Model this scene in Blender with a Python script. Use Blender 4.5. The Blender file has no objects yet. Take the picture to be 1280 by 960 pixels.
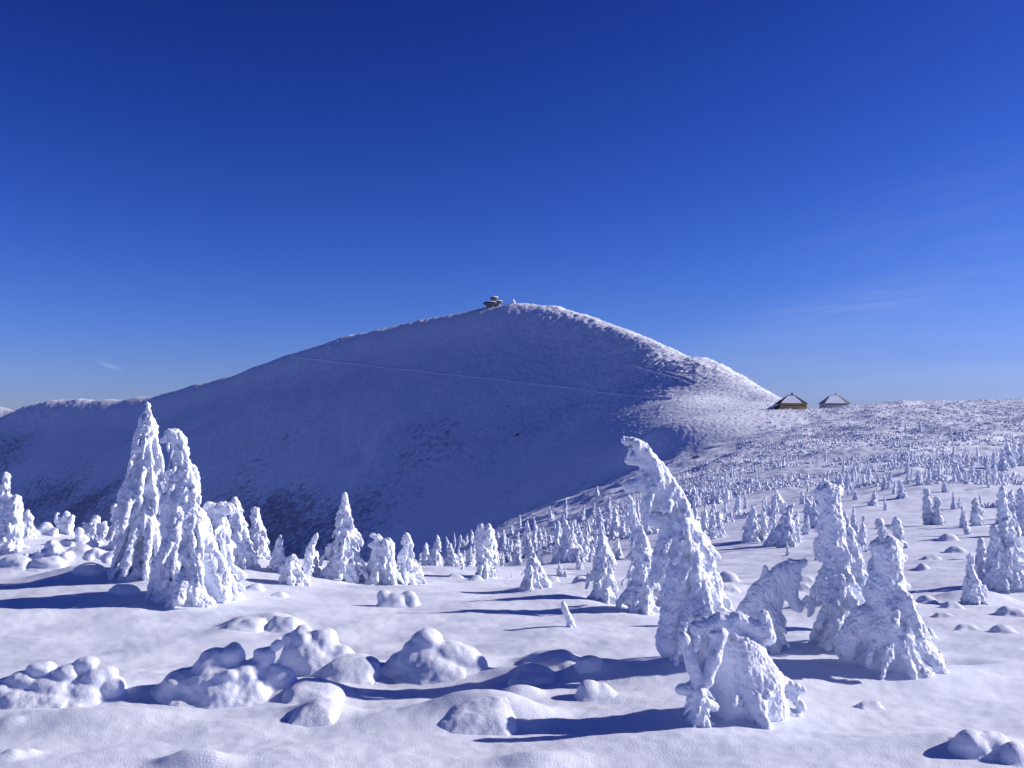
import bpy, math, random
import numpy as np
from mathutils import Vector, Matrix

random.seed(7)
RNG = np.random.default_rng(11)
C = bpy.context.scene.collection
F_PX, CX, CY = 1250.0, 640.0, 480.0
EYE = 2.6
PITCH = math.atan(0.04)
cP, sP = math.cos(PITCH), math.sin(PITCH)

# ------------------------------------------------------------------ camera maths
def sight(x, v):
    """direction (per metre of depth Y) of the sight line through a photo pixel"""
    a = (x - CX) / F_PX; b = (CY - v) / F_PX
    dy = cP - b * sP; dz = sP + b * cP
    return a / dy, dz / dy
def at(x, v, Y):
    ax, az = sight(x, v)
    return ax * Y, Y, EYE + az * Y

# ------------------------------------------------------------------ noise
_perm = np.random.default_rng(3).permutation(256)
_perm = np.concatenate([_perm, _perm, _perm])
_g2 = np.stack([np.cos(np.arange(256) * 2.399963), np.sin(np.arange(256) * 2.399963)], 1)
_g3 = np.random.default_rng(5).normal(size=(256, 3)); _g3 /= np.linalg.norm(_g3, axis=1)[:, None]
def noise2(x, y):
    xi = np.floor(x).astype(np.int64); yi = np.floor(y).astype(np.int64)
    xf = x - xi; yf = y - yi; xi &= 255; yi &= 255
    u = xf * xf * xf * (xf * (xf * 6 - 15) + 10); w = yf * yf * yf * (yf * (yf * 6 - 15) + 10)
    def g(ix, iy, dx, dy):
        v = _g2[_perm[_perm[ix & 255] + (iy & 255)]]
        return v[..., 0] * dx + v[..., 1] * dy
    a = g(xi, yi, xf, yf); b = g(xi + 1, yi, xf - 1, yf)
    c = g(xi, yi + 1, xf, yf - 1); d = g(xi + 1, yi + 1, xf - 1, yf - 1)
    return ((a + u * (b - a)) * (1 - w) + (c + u * (d - c)) * w) * 1.4
def noise3(p):
    pi = np.floor(p).astype(np.int64); f = p - pi; pi &= 255
    u = f * f * f * (f * (f * 6 - 15) + 10)
    r = 0
    for i in (0, 1):
        for j in (0, 1):
            for k in (0, 1):
                h = _perm[_perm[_perm[(pi[:, 0] + i) & 255] + ((pi[:, 1] + j) & 255)] + ((pi[:, 2] + k) & 255)]
                g = _g3[h]
                dot = g[:, 0] * (f[:, 0] - i) + g[:, 1] * (f[:, 1] - j) + g[:, 2] * (f[:, 2] - k)
                wgt = (u[:, 0] if i else 1 - u[:, 0]) * (u[:, 1] if j else 1 - u[:, 1]) * (u[:, 2] if k else 1 - u[:, 2])
                r = r + wgt * dot
    return r * 1.5
def sstep(a, b, x):
    t = np.clip((x - a) / (b - a), 0, 1)
    return t * t * (3 - 2 * t)

# ------------------------------------------------------------------ terrain
class TPS:
    def __init__(s, pts, vals, lam=1e-4):
        s.p = np.array(pts, float); n = len(s.p)
        K = s.k(s.p, s.p) + lam * np.eye(n)
        Q = np.hstack([np.ones((n, 1)), s.p])
        A = np.block([[K, Q], [Q.T, np.zeros((3, 3))]])
        s.w = np.linalg.solve(A, np.concatenate([vals, np.zeros(3)]))
    def k(s, a, b):
        d2 = ((a[:, None, :] - b[None, :, :]) ** 2).sum(-1) + 1e-12
        return 0.5 * d2 * np.log(d2)
    def __call__(s, q):
        out = np.empty(len(q)); n = len(s.p)
        for i in range(0, len(q), 60000):
            b = q[i:i + 60000]
            out[i:i + 60000] = s.k(b, s.p) @ s.w[:n] + s.w[n] + b @ s.w[n + 1:]
        return out

def polar(X, Y):
    r = np.sqrt(X * X + Y * Y) + 1e-6
    th = np.clip(np.arctan2(X, Y), -0.95, 0.95)
    return np.stack([th, np.log(np.maximum(r, 1.5)) * 0.8], 1)

_pc, _pv = [], []
def pc(x, Y, h=None, v=None):
    if v is not None: X, Y, z = at(x, v, Y)
    else:
        X = sight(x, 600)[0] * Y; z = EYE + h
    _pc.append((X, Y)); _pv.append(z)
for x in (-300, 0, 300, 640, 980, 1280, 1600):
    pc(x, 1.5, h=-2.6); pc(x, 4, h=-2.6); pc(x, 7.5, h=-2.6); pc(x, 11, h=-2.62)
for x in (-300, -100): pc(x, 18, h=-2.7); pc(x, 35, h=-2.9); pc(x, 60, h=-4.5); pc(x, 200, h=-14); pc(x, 900, h=-30)
for x, v, Y in [(30, 735, 15.5), (230, 748, 15), (190, 715, 17.5), (100, 690, 24), (20, 655, 30), (100, 668, 33), (330, 698, 20),
                (430, 724, 19), (430, 712, 24), (350, 700, 26), (300, 690, 45), (420, 700, 50),
                (540, 742, 16), (540, 715, 24), (520, 696, 60), (560, 684, 80), (600, 660, 110), (620, 648, 150),
                (700, 770, 13.8), (700, 735, 20), (700, 702, 40), (700, 668, 75), (700, 640, 130), (700, 612, 230),
                (850, 740, 18.5), (850, 702, 36), (850, 662, 65), (850, 622, 130), (850, 582, 250), (850, 556, 380), (850, 536, 520),
                (1000, 770, 15), (1000, 742, 20), (1000, 700, 32), (1000, 652, 60), (1000, 612, 110), (1000, 577, 200), (1000, 547, 340), (1000, 528, 500), (1000, 513, 720),
                (1140, 745, 18), (1140, 692, 31), (1140, 642, 60), (1140, 602, 110), (1140, 567, 200), (1140, 542, 330), (1140, 522, 500), (1140, 500, 760),
                (1280, 748, 18), (1280, 692, 32), (1280, 642, 65), (1280, 600, 115), (1280, 560, 220), (1280, 532, 400), (1280, 517, 520), (1280, 499, 720),
                (1600, 690, 32), (1600, 600, 115), (1600, 560, 220), (1600, 517, 520), (1600, 497, 720)]:
    pc(x, Y, v=v)
for x in (1000, 1140, 1280, 1600): pc(x, 1100, h=12); pc(x, 2500, h=-90)
_pl = np.array(_pc); PLAT = TPS(polar(_pl[:, 0], _pl[:, 1]), np.array(_pv))

EDGE = [(-600, 75), (-120, 66), (-45, 58), (-20, 46), (-11, 48), (-9, 62), (-8.5, 85), (-6, 125), (2, 190), (14, 255), (42, 370), (76, 490), (108, 590), (160, 720), (235, 830), (330, 1000), (520, 1500), (900, 3000)]
def edge_dist(X, Y):
    best = np.full(X.shape, 1e18); sgn = np.ones(X.shape)
    for (ax, ay), (bx, by) in zip(EDGE[:-1], EDGE[1:]):
        dx, dy = bx - ax, by - ay; L2 = dx * dx + dy * dy
        t = np.clip(((X - ax) * dx + (Y - ay) * dy) / L2, 0, 1)
        ex = X - (ax + t * dx); ey = Y - (ay + t * dy); d2 = ex * ex + ey * ey
        cr = dx * ey - dy * ex          # >0: to the left of the direction of travel = outside
        m = d2 < best
        best = np.where(m, d2, best); sgn = np.where(m, np.sign(cr), sgn)
    return np.sqrt(best) * sgn

_mc = []
SIL = [(-150, 512, 2350), (-60, 508, 2230), (0, 506, 2125), (65, 501, 2050), (130, 500, 1960), (210, 491, 1870), (280, 471, 1790), (360, 444, 1710), (430, 421, 1650), (520, 401, 1580), (600, 385, 1520),
       (640, 379, 1490), (690, 382, 1440), (740, 399, 1350), (800, 422, 1240), (850, 443, 1150), (880, 449, 1100), (920, 466, 990), (955, 487, 890), (978, 502, 830)]
_d = []
for a, b in zip(SIL[:-1], SIL[1:]): _d += [a, tuple((p + q) / 2 for p, q in zip(a, b))]
SIL = _d + [SIL[-1]]
SILP = [at(*s) for s in SIL]
for p in SILP: _mc.append(p)
for i, (X, Y, z) in enumerate(SILP):
    if i <= 28:                                   # steep shaded face below the crest
        nx, ny, kf = (-.535, -.845, .74) if i <= 8 else (-.62, -.784, .73) if i <= 22 else (-.656, -.755, .69)
        ts = (60, 150, 300, 470, 760) if i <= 24 else (45, 120, 260, 400) if i <= 26 else (40, 110)
        for t in ts:
            _mc.append((X + nx * t, Y + ny * t, max(z - kf * t, -235 + .01 * t)))
    _mc.append((X + .6 * 70, Y + .8 * 70, z - 20))
    if i % 2: continue
    if i <= 24:
        _mc.append((X + 180, Y + 330, z - 90)); _mc.append((X + 400, Y + 800, z - 300))
    else:
        _mc.append((X + 160, Y + 60, z - 85)); _mc.append((X + 420, Y + 160, z - 190))
_mc.append((-1700, 1700, -235))
for x, v, Y in [(850, 466, 1010), (870, 482, 930), (850, 500, 830), (900, 505, 800), (890, 516, 740), (850, 525, 720), (930, 500, 850), (820, 540, 690), (790, 570, 690)]:
    _mc.append(at(x, v, Y))
for X, Y, z in [(0, 400, -150), (60, 560, -100), (150, 500, -50), (250, 600, -30), (350, 780, -25), (500, 900, -60), (-300, 300, -200), (-900, 700, -230), (-100, 100, -200), (300, 100, -200), (900, 900, -150), (-1800, 1200, -220), (1500, 2500, -350), (-2500, 2600, -100), (0, 3600, -400)]:
    _mc.append((X, Y, z))
_mc = np.array(_mc); MONT = TPS(_mc[:, :2] / 1000.0, _mc[:, 2], lam=2e-5)

def far_parts(X, Y):
    r = np.sqrt(X * X + Y * Y)
    hm = MONT(np.stack([np.clip(X, -3200, 3200), np.clip(Y, 100, 3800)], 1) / 1000.0)
    return r, hm
BUMPS = []
def base_ground(X, Y):
    X = np.asarray(X, float).ravel(); Y = np.asarray(Y, float).ravel()
    r = np.sqrt(X * X + Y * Y)
    hp = PLAT(polar(X, Y))
    d = edge_dist(X, Y)
    w = np.clip(r * 0.13, 3.0, 60.0)
    s = w * np.log1p(np.exp(np.clip(d / w, -30, 30)))
    hp = hp - 0.46 * s * sstep(20, 45, r)
    return hp
def detail(X, Y, r, hp, hm):
    n = 0
    n = n + 0.075 * noise2(X / 3.4, Y / 2.1) + 0.048 * noise2(X / 1.1 + 9, Y / .62) * (1 + .6 * noise2(X / 5, Y / 5))
    f1 = 1 - sstep(25, 60, r)
    n = n + f1 * (0.010 * noise2(X / .33, Y / .17 + 4) + 0.005 * noise2(X / .12 + 3, Y / .08))
    m = sstep(30, 120, r)
    n = n + m * ((.6 + 1.1 * sstep(180, 350, r)) * noise2(X / 17, Y / 17) + 2.4 * sstep(150, 400, r) * noise2(X / 70 + 4, Y / 55))
    n = n + sstep(50, 160, r) * (.30 * np.maximum(noise2(X / 4.6, Y / 4.6), -.15) + .18 * noise2(X / 1.9 + 5, Y / 1.9))
    n = n * 1.0
    mtn = sstep(-8, 8, hm - hp)
    nm = 2.2 * noise2(X / 110, Y / 90) + 0.8 * noise2(X / 35, Y / 35)
    # rougher, boulder-strewn ground round the summit and on the sunny shoulder
    rough = np.exp(-((X - 200) / 150) ** 2 - ((Y - 1050) / 260) ** 2) + .8 * np.exp(-((X - 90) / 120) ** 2 - ((Y - 1400) / 110) ** 2) + 1.0 * np.exp(-((X + 285) / 60) ** 2 - ((Y - 1655) / 60) ** 2) + .7 * np.exp(-((X + 140) / 30) ** 2 - ((Y - 1570) / 40) ** 2) + .9 * np.exp(-((X + 930) / 120) ** 2 - ((Y - 2030) / 90) ** 2)
    nm = nm + rough * (2.2 * np.abs(noise2(X / 26 + 2, Y / 26)) + 1.1 * noise2(X / 9, Y / 9) + 1.0 * noise2(X / 4.2, Y / 4.2))
    cal = .35 + .65 * sstep(880, 1050, Y)
    nm = nm * cal + .45 * cal * noise2(X / 12 + 7, Y / 12) + .30 * noise2(X / 2.6, Y / 2.6) + .3 * cal * noise2(X / 5.0, Y / 5.0)
    return n + (nm - n) * mtn
def ground(X, Y):
    X = np.asarray(X, float).ravel(); Y = np.asarray(Y, float).ravel()
    hp = base_ground(X, Y)
    r = np.sqrt(X * X + Y * Y)
    far = (r > 300)
    hm = np.full(X.shape, -200.0)
    if far.any(): hm[far] = far_parts(X[far], Y[far])[1]
    t = 6.0
    h = np.where(far, np.maximum(hp, hm) + t * np.log1p(np.exp(-np.abs(hp - hm) / t)), hp)
    h = h + detail(X, Y, r, hp, hm)
    for bx, by, rx, ry, ang, hh, pw in BUMPS:
        R = max(rx, ry) * 2.6
        m = (np.abs(X - bx) < R) & (np.abs(Y - by) < R)
        if not m.any(): continue
        ca, sa = math.cos(ang), math.sin(ang)
        dx, dy = X[m] - bx, Y[m] - by
        q = ((dx * ca + dy * sa) / rx) ** 2 + ((-dx * sa + dy * ca) / ry) ** 2
        h[m] += hh * np.exp(-q ** pw)
    # very far: level off
    return h
_YS = np.exp(np.linspace(math.log(3.5), math.log(2600), 1500))
def hit(x, v, fn=None):
    """first point of the ground seen through a photo pixel"""
    ax, az = sight(x, v)
    z = (fn or ground)(ax * _YS, _YS); ray = EYE + az * _YS
    k = np.nonzero(z >= ray)[0]
    if len(k) == 0: return None
    Y = _YS[k[0]]
    return ax * Y, Y, float(z[k[0]])

# low drifts modelled into the snow: pixel centre, size in metres, height
for x, v, rx, ry, ang, hh, pw in [
    (255, 862, .62, .40, 0, .10, 1), (390, 835, .50, .35, 0, .07, 1), (540, 832, .75, .42, 0, .11, 1), (75, 868, .75, .45, 0, .10, 1),
    (440, 838, .32, .24, 0, .16, 1.1), (385, 868, .38, .24, .2, .15, 1.1), (405, 895, .26, .2, 0, .14, 1.1), (345, 895, .35, .2, 0, .05, 1),
    (620, 900, .42, .26, -.1, .18, 1.1), (560, 895, .3, .2, 0, .06, 1), (690, 832, .34, .25, 0, .15, 1.3), (640, 848, .3, .16, 0, .10, 1.4),
    (668, 852, .18, .14, 0, .10, 1.5), (740, 852, .35, .22, 0, .12, 1.2), (755, 880, .25, .14, 0, .04, 1.2), (650, 875, .22, .14, 0, .09, 1.4),
    (675, 952, .32, .18, 0, .08, 1.2), (245, 958, .28, .12, 0, .10, 1.4), (60, 900, .8, .28, .1, .07, 1), (160, 905, .5, .25, 0, .07, 1),
    (12, 908, .12, .08, 0, .03, 2), (25, 945, .14, .09, 0, .04, 2), (5, 950, .12, .09, 0, .04, 2),
    (310, 783, .30, .25, 0, .12, 1.4), (285, 792, .35, .25, 0, .07, 1), (350, 783, .25, .22, 0, .12, 1.4), (240, 812, 1.1, .3, .05, .07, 1),
    (1230, 940, .5, .28, 0, .10, 1), (1140, 935, .9, .18, .1, .04, 1), (870, 850, 1.1, .55, .1, .18, 1), (940, 895, .8, .4, 0, .07, 1),
    (1000, 815, .9, .6, 0, .16, 1), (1080, 828, 1.2, .7, 0, .17, 1), (1180, 828, .45, .3, 0, -.12, 1.5), (1110, 850, 1.3, .28, -.05, .06, 1),
    (210, 742, 1.5, .9, 0, .16, 1), (270, 752, .8, .5, 0, .05, 1), (130, 722, 1.4, .6, -.1, .20, 1.2), (60, 700, 1.2, .8, 0, .30, 1.2),
    (20, 712, 1.2, .5, 0, .16, 1.3), (110, 706, .7, .5, 0, .22, 1.4), (150, 690, 1.2, .8, 0, .25, 1.1), (440, 722, 1.3, .9, 0, .16, 1.1),
    (640, 718, 1.2, .7, 0, .12, 1), (560, 718, 1.5, .8, 0, .10, 1), (770, 745, 1.6, .9, 0, .22, 1), (700, 755, .9, .5, 0, .10, 1.1),
    (1060, 762, 1.0, .6, 0, .1, 1), (1215, 752, .7, .5, 0, .22, 1.3), (1250, 735, 1.6, 1.0, 0, .22, 1), (930, 745, 1.4, .8, 0, .15, 1),
    (520, 905, 1.0, .3, .1, .05, 1), (800, 900, 1.2, .25, .0, .05, 1), (900, 930, 1.1, .3, .1, .05, 1), (480, 950, .9, .2, 0, .04, 1)]:
    p = hit(x, v, base_ground)
    BUMPS.append((p[0], p[1], rx, ry, ang, hh, pw))
for X, Y, rx, ry, ang, hh, pw in [(255, 720, 60, 34, .15, 5.5, 1), (150, 560, 70, 25, .3, 3.5, 1), (210, 440, 60, 22, .2, 2.6, 1), (330, 560, 80, 26, .05, 3.0, 1), (60, 330, 26, 16, .9, 2.0, 1), (110, 260, 30, 12, .5, 1.4, 1), (100, 430, 34, 20, .8, 3, 1)]:
    BUMPS.append((X, Y, rx, ry, ang, hh, pw))
_k = at(878, 449, 1100); BUMPS.append((_k[0], _k[1], 32, 38, 0, 2, 1.3)); _k = at(855, 450, 1110); BUMPS.append((_k[0], _k[1], 16, 40, 0, -3.5, 1))

# ------------------------------------------------------------------ mesh helpers
def mesh_from(name, V, Fq, smooth=True):
    me = bpy.data.meshes.new(name)
    V = np.asarray(V, np.float32); Fq = np.asarray(Fq, np.int32)
    k = Fq.shape[1]
    me.vertices.add(len(V)); me.vertices.foreach_set('co', V.ravel())
    me.loops.add(Fq.size); me.loops.foreach_set('vertex_index', Fq.ravel())
    me.polygons.add(len(Fq)); me.polygons.foreach_set('loop_start', np.arange(0, Fq.size, k, dtype=np.int32))
    me.update(calc_edges=True); me.validate()
    if smooth: me.polygons.foreach_set('use_smooth', np.ones(len(me.polygons), bool))
    return me
def link(name, me, mat=None, parent=None, loc=None, rz=0.0):
    o = bpy.data.objects.new(name, me); C.objects.link(o)
    if mat is not None and len(me.materials) == 0: me.materials.append(mat)
    if parent is not None: o.parent = parent
    if loc is not None: o.location = loc
    o.rotation_euler = (0, 0, rz)
    return o
def empty(name, loc, rz=0.0):
    o = bpy.data.objects.new(name, None); C.objects.link(o); o.empty_display_size = .2
    o.location = loc; o.rotation_euler = (0, 0, rz); return o
def tag(o, label=None, cat=None, group=None, kind=None):
    if label: o['label'] = label
    if cat: o['category'] = cat
    if group: o['group'] = group
    if kind: o['kind'] = kind
    return o

# ------------------------------------------------------------------ blob field -> surface net
def surface(blobs, vox, k=40.0, infl=0.9, gnd=None):
    """blobs: list of (centre, axis, length_half, radius). smooth union of ellipsoids, meshed with surface nets"""
    B = [(np.array(c, float), np.array(a, float), l, r) for c, a, l, r in blobs]
    ex_ = np.array([0, 0, 0.]) if gnd is None else np.array([gnd[1], gnd[1], 0])
    lo = np.min([b[0] - max(b[2], b[3]) for b in B], 0) - 4 * vox - .04 - ex_
    hi = np.max([b[0] + max(b[2], b[3]) for b in B], 0) + 4 * vox + .04 + ex_
    n = np.ceil((hi - lo) / vox).astype(int) + 1
    S = np.zeros(n, np.float64)
    for c, a, l, r in B:
        a = a / (np.linalg.norm(a) + 1e-9)
        R = max(l, r) + 3.5 / k
        i0 = np.maximum(((c - R - lo) / vox).astype(int), 0); i1 = np.minimum(((c + R - lo) / vox).astype(int) + 2, n)
        gx, gy, gz = [lo[q] + vox * np.arange(i0[q], i1[q]) - c[q] for q in range(3)]
        px = gx[:, None, None]; py = gy[None, :, None]; pz = gz[None, None, :]
        al = px * a[0] + py * a[1] + pz * a[2]
        d2 = px * px + py * py + pz * pz
        pr = np.maximum(d2 - al * al, 0)
        q = np.sqrt(pr / (r * r) + al * al / (l * l))
        # distance approx
        g = np.sqrt(pr / r ** 4 + al * al / l ** 4) + 1e-9
        sd = q * (q - 1) / g
        S[i0[0]:i1[0], i0[1]:i1[1], i0[2]:i1[2]] += np.exp(-k * np.clip(sd, -1.2 * r - .02, 1.0).clip(-14 / k, None))
    Fd = -np.log(S + 1e-9) / k + infl / k
    if gnd is not None:                                       # smooth union with the snow surface round about, dipping under it at the rim
        org, rad, kg = gnd
        gx = lo[0] + vox * np.arange(n[0]); gy = lo[1] + vox * np.arange(n[1]); gz = lo[2] + vox * np.arange(n[2])
        XX, YY = np.meshgrid(gx, gy, indexing='ij')
        zg = ground(XX.ravel() + org[0], YY.ravel() + org[1]).reshape(XX.shape) - org[2]
        mx = max(abs(lo[0]), abs(hi[0])); my = max(abs(lo[1]), abs(hi[1]))
        ed = np.maximum(np.maximum((XX - (lo[0] + hi[0]) / 2) / ((hi[0] - lo[0]) / 2), -(XX - (lo[0] + hi[0]) / 2) / ((hi[0] - lo[0]) / 2)), np.abs((YY - (lo[1] + hi[1]) / 2) / ((hi[1] - lo[1]) / 2)))
        zg = zg + .005 * (1 - sstep(.2, .7, ed)) - sstep(.30, 1.0, ed) * rad * .8
        tk = 3 * vox
        sg = np.abs(gz[None, None, :] - zg[:, :, None] + tk) - tk
        m_ = np.minimum(Fd, sg)
        Fd = m_ - np.log(np.exp(-kg * np.clip(Fd - m_, 0, 30 / kg)) + np.exp(-kg * np.clip(sg - m_, 0, 30 / kg))) / kg
        Fd[:, :, 0] = 1
    ins = Fd < 0
    nx, ny, nz = n
    # cells
    cnt = np.zeros((nx - 1, ny - 1, nz - 1)); acc = np.zeros((nx - 1, ny - 1, nz - 1, 3))
    edges = []
    for ax in range(3):
        o1, o2 = [q for q in range(3) if q != ax]
        for u in (0, 1):
            for w in (0, 1):
                s0 = [None] * 3; s1 = [None] * 3
                s0[ax] = slice(0, n[ax] - 1); s1[ax] = slice(1, n[ax])
                s0[o1] = s1[o1] = slice(u, n[o1] - 1 + u); s0[o2] = s1[o2] = slice(w, n[o2] - 1 + w)
                A = Fd[tuple(s0)]; Bf = Fd[tuple(s1)]
                m = (A < 0) != (Bf < 0)
                t = np.where(m, A / np.where(m, A - Bf, 1), 0)
                cnt += m
                acc[..., ax] += np.where(m, t, 0); acc[..., o1] += m * u; acc[..., o2] += m * w
    act = cnt > 0
    idx = -np.ones(act.shape, np.int64); ids = np.argwhere(act); idx[act] = np.arange(len(ids))
    V = lo + vox * (ids + acc[act] / cnt[act][:, None])
    Q = []
    for ax in range(3):
        o1, o2 = [(1, 2), (2, 0), (0, 1)][ax]
        s0 = [slice(1, n[q] - 1) for q in range(3)]; s1 = list(s0)
        s0[ax] = slice(0, n[ax] - 1); s1[ax] = slice(1, n[ax])
        A = ins[tuple(s0)]; Bf = ins[tuple(s1)]
        for flip in (False, True):
            m = (A & ~Bf) if not flip else (~A & Bf)
            p = np.argwhere(m)
            if not len(p): continue
            off = np.ones(3, int); off[ax] = 0; p = p + off
            e1 = np.zeros(3, int); e1[o1] = 1; e2 = np.zeros(3, int); e2[o2] = 1
            c = [p - e1 - e2, p - e2, p, p - e1]
            q = np.stack([idx[tuple(ci.T)] for ci in c], 1)
            if flip: q = q[:, ::-1]
            Q.append(q)
    return V, np.concatenate(Q)
def vnormals(V, Q):
    a = V[Q[:, 0]]; b = V[Q[:, 1]]; c = V[Q[:, 2]]; d = V[Q[:, 3]]
    fn = np.cross(c - a, d - b)
    N = np.zeros_like(V)
    for i in range(4):
        for ax in range(3): N[:, ax] += np.bincount(Q[:, i], fn[:, ax], len(V))
    return N / (np.linalg.norm(N, axis=1)[:, None] + 1e-12)
def roughen(V, Q, layers, seed=0.0):
    for wl, amp, st in layers:
        N = vnormals(V, Q)
        q = V / np.array([wl, wl, wl * st]) + seed
        nn_ = noise3(q)
        if amp < 0: nn_ = -(np.abs(nn_) * 2.2 - .55)
        V = V + N * (amp * nn_)[:, None]
    return V

# ------------------------------------------------------------------ materials
def nmat(name):
    m = bpy.data.materials.new(name); m.use_nodes = True
    nt = m.node_tree; b = nt.nodes['Principled BSDF']
    return m, nt, b
def nd(nt, t, **kw):
    n = nt.nodes.new(t)
    for k, v in kw.items():
        if k in n.bl_rna.properties: setattr(n, k, v)
        else: n.inputs[k].default_value = v
    return n
SNOW = (.78, .835, .94, 1)
def snow_mat(name, col=SNOW, bumps=((60, .4, .004), (16, .5, .012)), dirt=0.0, patch=False):
    m, nt, b = nmat(name); L = nt.links
    b.inputs['Roughness'].default_value = .62
    b.inputs['Specular IOR Level'].default_value = .22
    geo = nd(nt, 'ShaderNodeNewGeometry')
    tc = nd(nt, 'ShaderNodeTexCoord')
    src = geo.outputs['Position'] if patch else tc.outputs['Object']
    nz = nd(nt, 'ShaderNodeTexNoise', Scale=1.3, Detail=4.0, Roughness=.6); L.new(src, nz.inputs['Vector'])
    cr = nd(nt, 'ShaderNodeMix', data_type='RGBA'); 
    cr.inputs['A'].default_value = tuple(c * .95 for c in col[:3]) + (1,) if False else (0, 0, 0, 1)
    A = [i for i in cr.inputs if i.type == 'RGBA']; O = [o for o in cr.outputs if o.type == 'RGBA'][0]
    A[0].default_value = (col[0] * .95, col[1] * .955, col[2] * .97, 1); A[1].default_value = col
    L.new(nz.outputs['Fac'], cr.inputs[0])
    out = O
    if dirt > 0:                                             # needles and bark showing through thin rime
        n2 = nd(nt, 'ShaderNodeTexNoise', Scale=9.0, Detail=5.0, Roughness=.65); L.new(src, n2.inputs['Vector'])
        rp = nd(nt, 'ShaderNodeMapRange'); rp.inputs['From Min'].default_value = .60; rp.inputs['From Max'].default_value = .72; rp.inputs['To Max'].default_value = dirt
        L.new(n2.outputs['Fac'], rp.inputs['Value'])
        mx = nd(nt, 'ShaderNodeMix', data_type='RGBA'); A = [i for i in mx.inputs if i.type == 'RGBA']
        L.new(out, A[0]); A[1].default_value = (.22, .19, .17, 1); L.new(rp.outputs['Result'], mx.inputs[0])
        out = [o for o in mx.outputs if o.type == 'RGBA'][0]
    if patch:                                                # dwarf pine and heather showing through on the far mountainside
        sep = nd(nt, 'ShaderNodeSeparateXYZ'); L.new(src, sep.inputs[0])
        n3 = nd(nt, 'ShaderNodeTexNoise', Scale=.12, Detail=7.0, Roughness=.75); L.new(src, n3.inputs['Vector'])
        n4 = nd(nt, 'ShaderNodeTexNoise', Scale=.0055, Detail=2.0); L.new(src, n4.inputs['Vector'])
        zz = nd(nt, 'ShaderNodeMapRange'); zz.inputs['From Min'].default_value = 20; zz.inputs['From Max'].default_value = -90
        zz.inputs['To Min'].default_value = -.12; zz.inputs['To Max'].default_value = .05
        L.new(sep.outputs['Z'], zz.inputs['Value'])
        a1 = nd(nt, 'ShaderNodeMath', operation='ADD'); L.new(n3.outputs['Fac'], a1.inputs[0]); L.new(zz.outputs['Result'], a1.inputs[1])
        s4 = nd(nt, 'ShaderNodeMath', operation='MULTIPLY_ADD'); L.new(n4.outputs['Fac'], s4.inputs[0]); s4.inputs[1].default_value = .6; s4.inputs[2].default_value = -.30
        a2 = nd(nt, 'ShaderNodeMath', operation='ADD'); L.new(a1.outputs[0], a2.inputs[0]); L.new(s4.outputs[0], a2.inputs[1])
        th = nd(nt, 'ShaderNodeMapRange'); th.inputs['From Min'].default_value = .53; th.inputs['From Max'].default_value = .68; th.inputs['To Max'].default_value = .8
        L.new(a2.outputs[0], th.inputs['Value'])
        yy = nd(nt, 'ShaderNodeMapRange'); yy.inputs['From Min'].default_value = 560; yy.inputs['From Max'].default_value = 700; L.new(sep.outputs['Y'], yy.inputs['Value'])
        mm = nd(nt, 'ShaderNodeMath', operation='MULTIPLY'); L.new(th.outputs['Result'], mm.inputs[0]); L.new(yy.outputs['Result'], mm.inputs[1])
        mx = nd(nt, 'ShaderNodeMix', data_type='RGBA'); A = [i for i in mx.inputs if i.type == 'RGBA']
        L.new(out, A[0]); A[1].default_value = (.20, .21, .24, 1); L.new(mm.outputs[0], mx.inputs[0])
        out = [o for o in mx.outputs if o.type == 'RGBA'][0]
    L.new(out, b.inputs['Base Color'])
    prev = None
    for sc, st, ds in bumps:
        n = nd(nt, 'ShaderNodeTexNoise', Scale=float(sc), Detail=3.0, Roughness=.6); L.new(src, n.inputs['Vector'])
        bp = nd(nt, 'ShaderNodeBump'); bp.inputs['Strength'].default_value = st; bp.inputs['Distance'].default_value = ds
        L.new(n.outputs['Fac'], bp.inputs['Height'])
        if prev: L.new(prev, bp.inputs['Normal'])
        prev = bp.outputs['Normal']
    L.new(prev, b.inputs['Normal'])
    return m
def plain(name, col, rough=.8, var=.15, scale=3.0):
    m, nt, b = nmat(name); L = nt.links
    tc = nd(nt, 'ShaderNodeTexCoord'); n = nd(nt, 'ShaderNodeTexNoise', Scale=scale, Detail=4.0); L.new(tc.outputs['Object'], n.inputs['Vector'])
    mx = nd(nt, 'ShaderNodeMix', data_type='RGBA'); A = [i for i in mx.inputs if i.type == 'RGBA']
    A[0].default_value = tuple(c * (1 - var) for c in col) + (1,); A[1].default_value = tuple(min(1, c * (1 + var)) for c in col) + (1,)
    L.new(n.outputs['Fac'], mx.inputs[0]); L.new([o for o in mx.outputs if o.type == 'RGBA'][0], b.inputs['Base Color'])
    b.inputs['Roughness'].default_value = rough
    return m
M_GROUND = snow_mat('windblown_snow', bumps=((150, .55, .009), (60, .45, .014), (7, .10, .03)), patch=True)
M_RIME = snow_mat('rime', bumps=((110, .6, .005), (30, .8, .016)), dirt=.6)
M_DRIFT = snow_mat('drift_snow', bumps=((150, .55, .009), (60, .45, .014)))
M_FAR = snow_mat('far_rime', col=(.74, .79, .90, 1), bumps=((4, .6, .15),), dirt=.55)
M_BARK = plain('bark', (.10, .07, .05), .9, .3, 20)
M_TWIG = plain('twigs', (.07, .065, .04), .9, .3, 20)
M_ROCK = plain('dark_rock', (.10, .09, .09), .9, .3, 2)
M_OCHRE = plain('ochre_boards', (.46, .30, .09), .7, .2, .6)
M_DARKWIN = plain('dark_glass', (.03, .035, .045), .25, .1, 1)
M_ROOFD = plain('dark_roof', (.06, .06, .07), .7, .2, 1)
M_METAL = plain('grey_cladding', (.16, .16, .18), .5, .15, .3)
M_ROOFSNOW = snow_mat('roof_snow', bumps=((2, .3, .1),))
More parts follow.
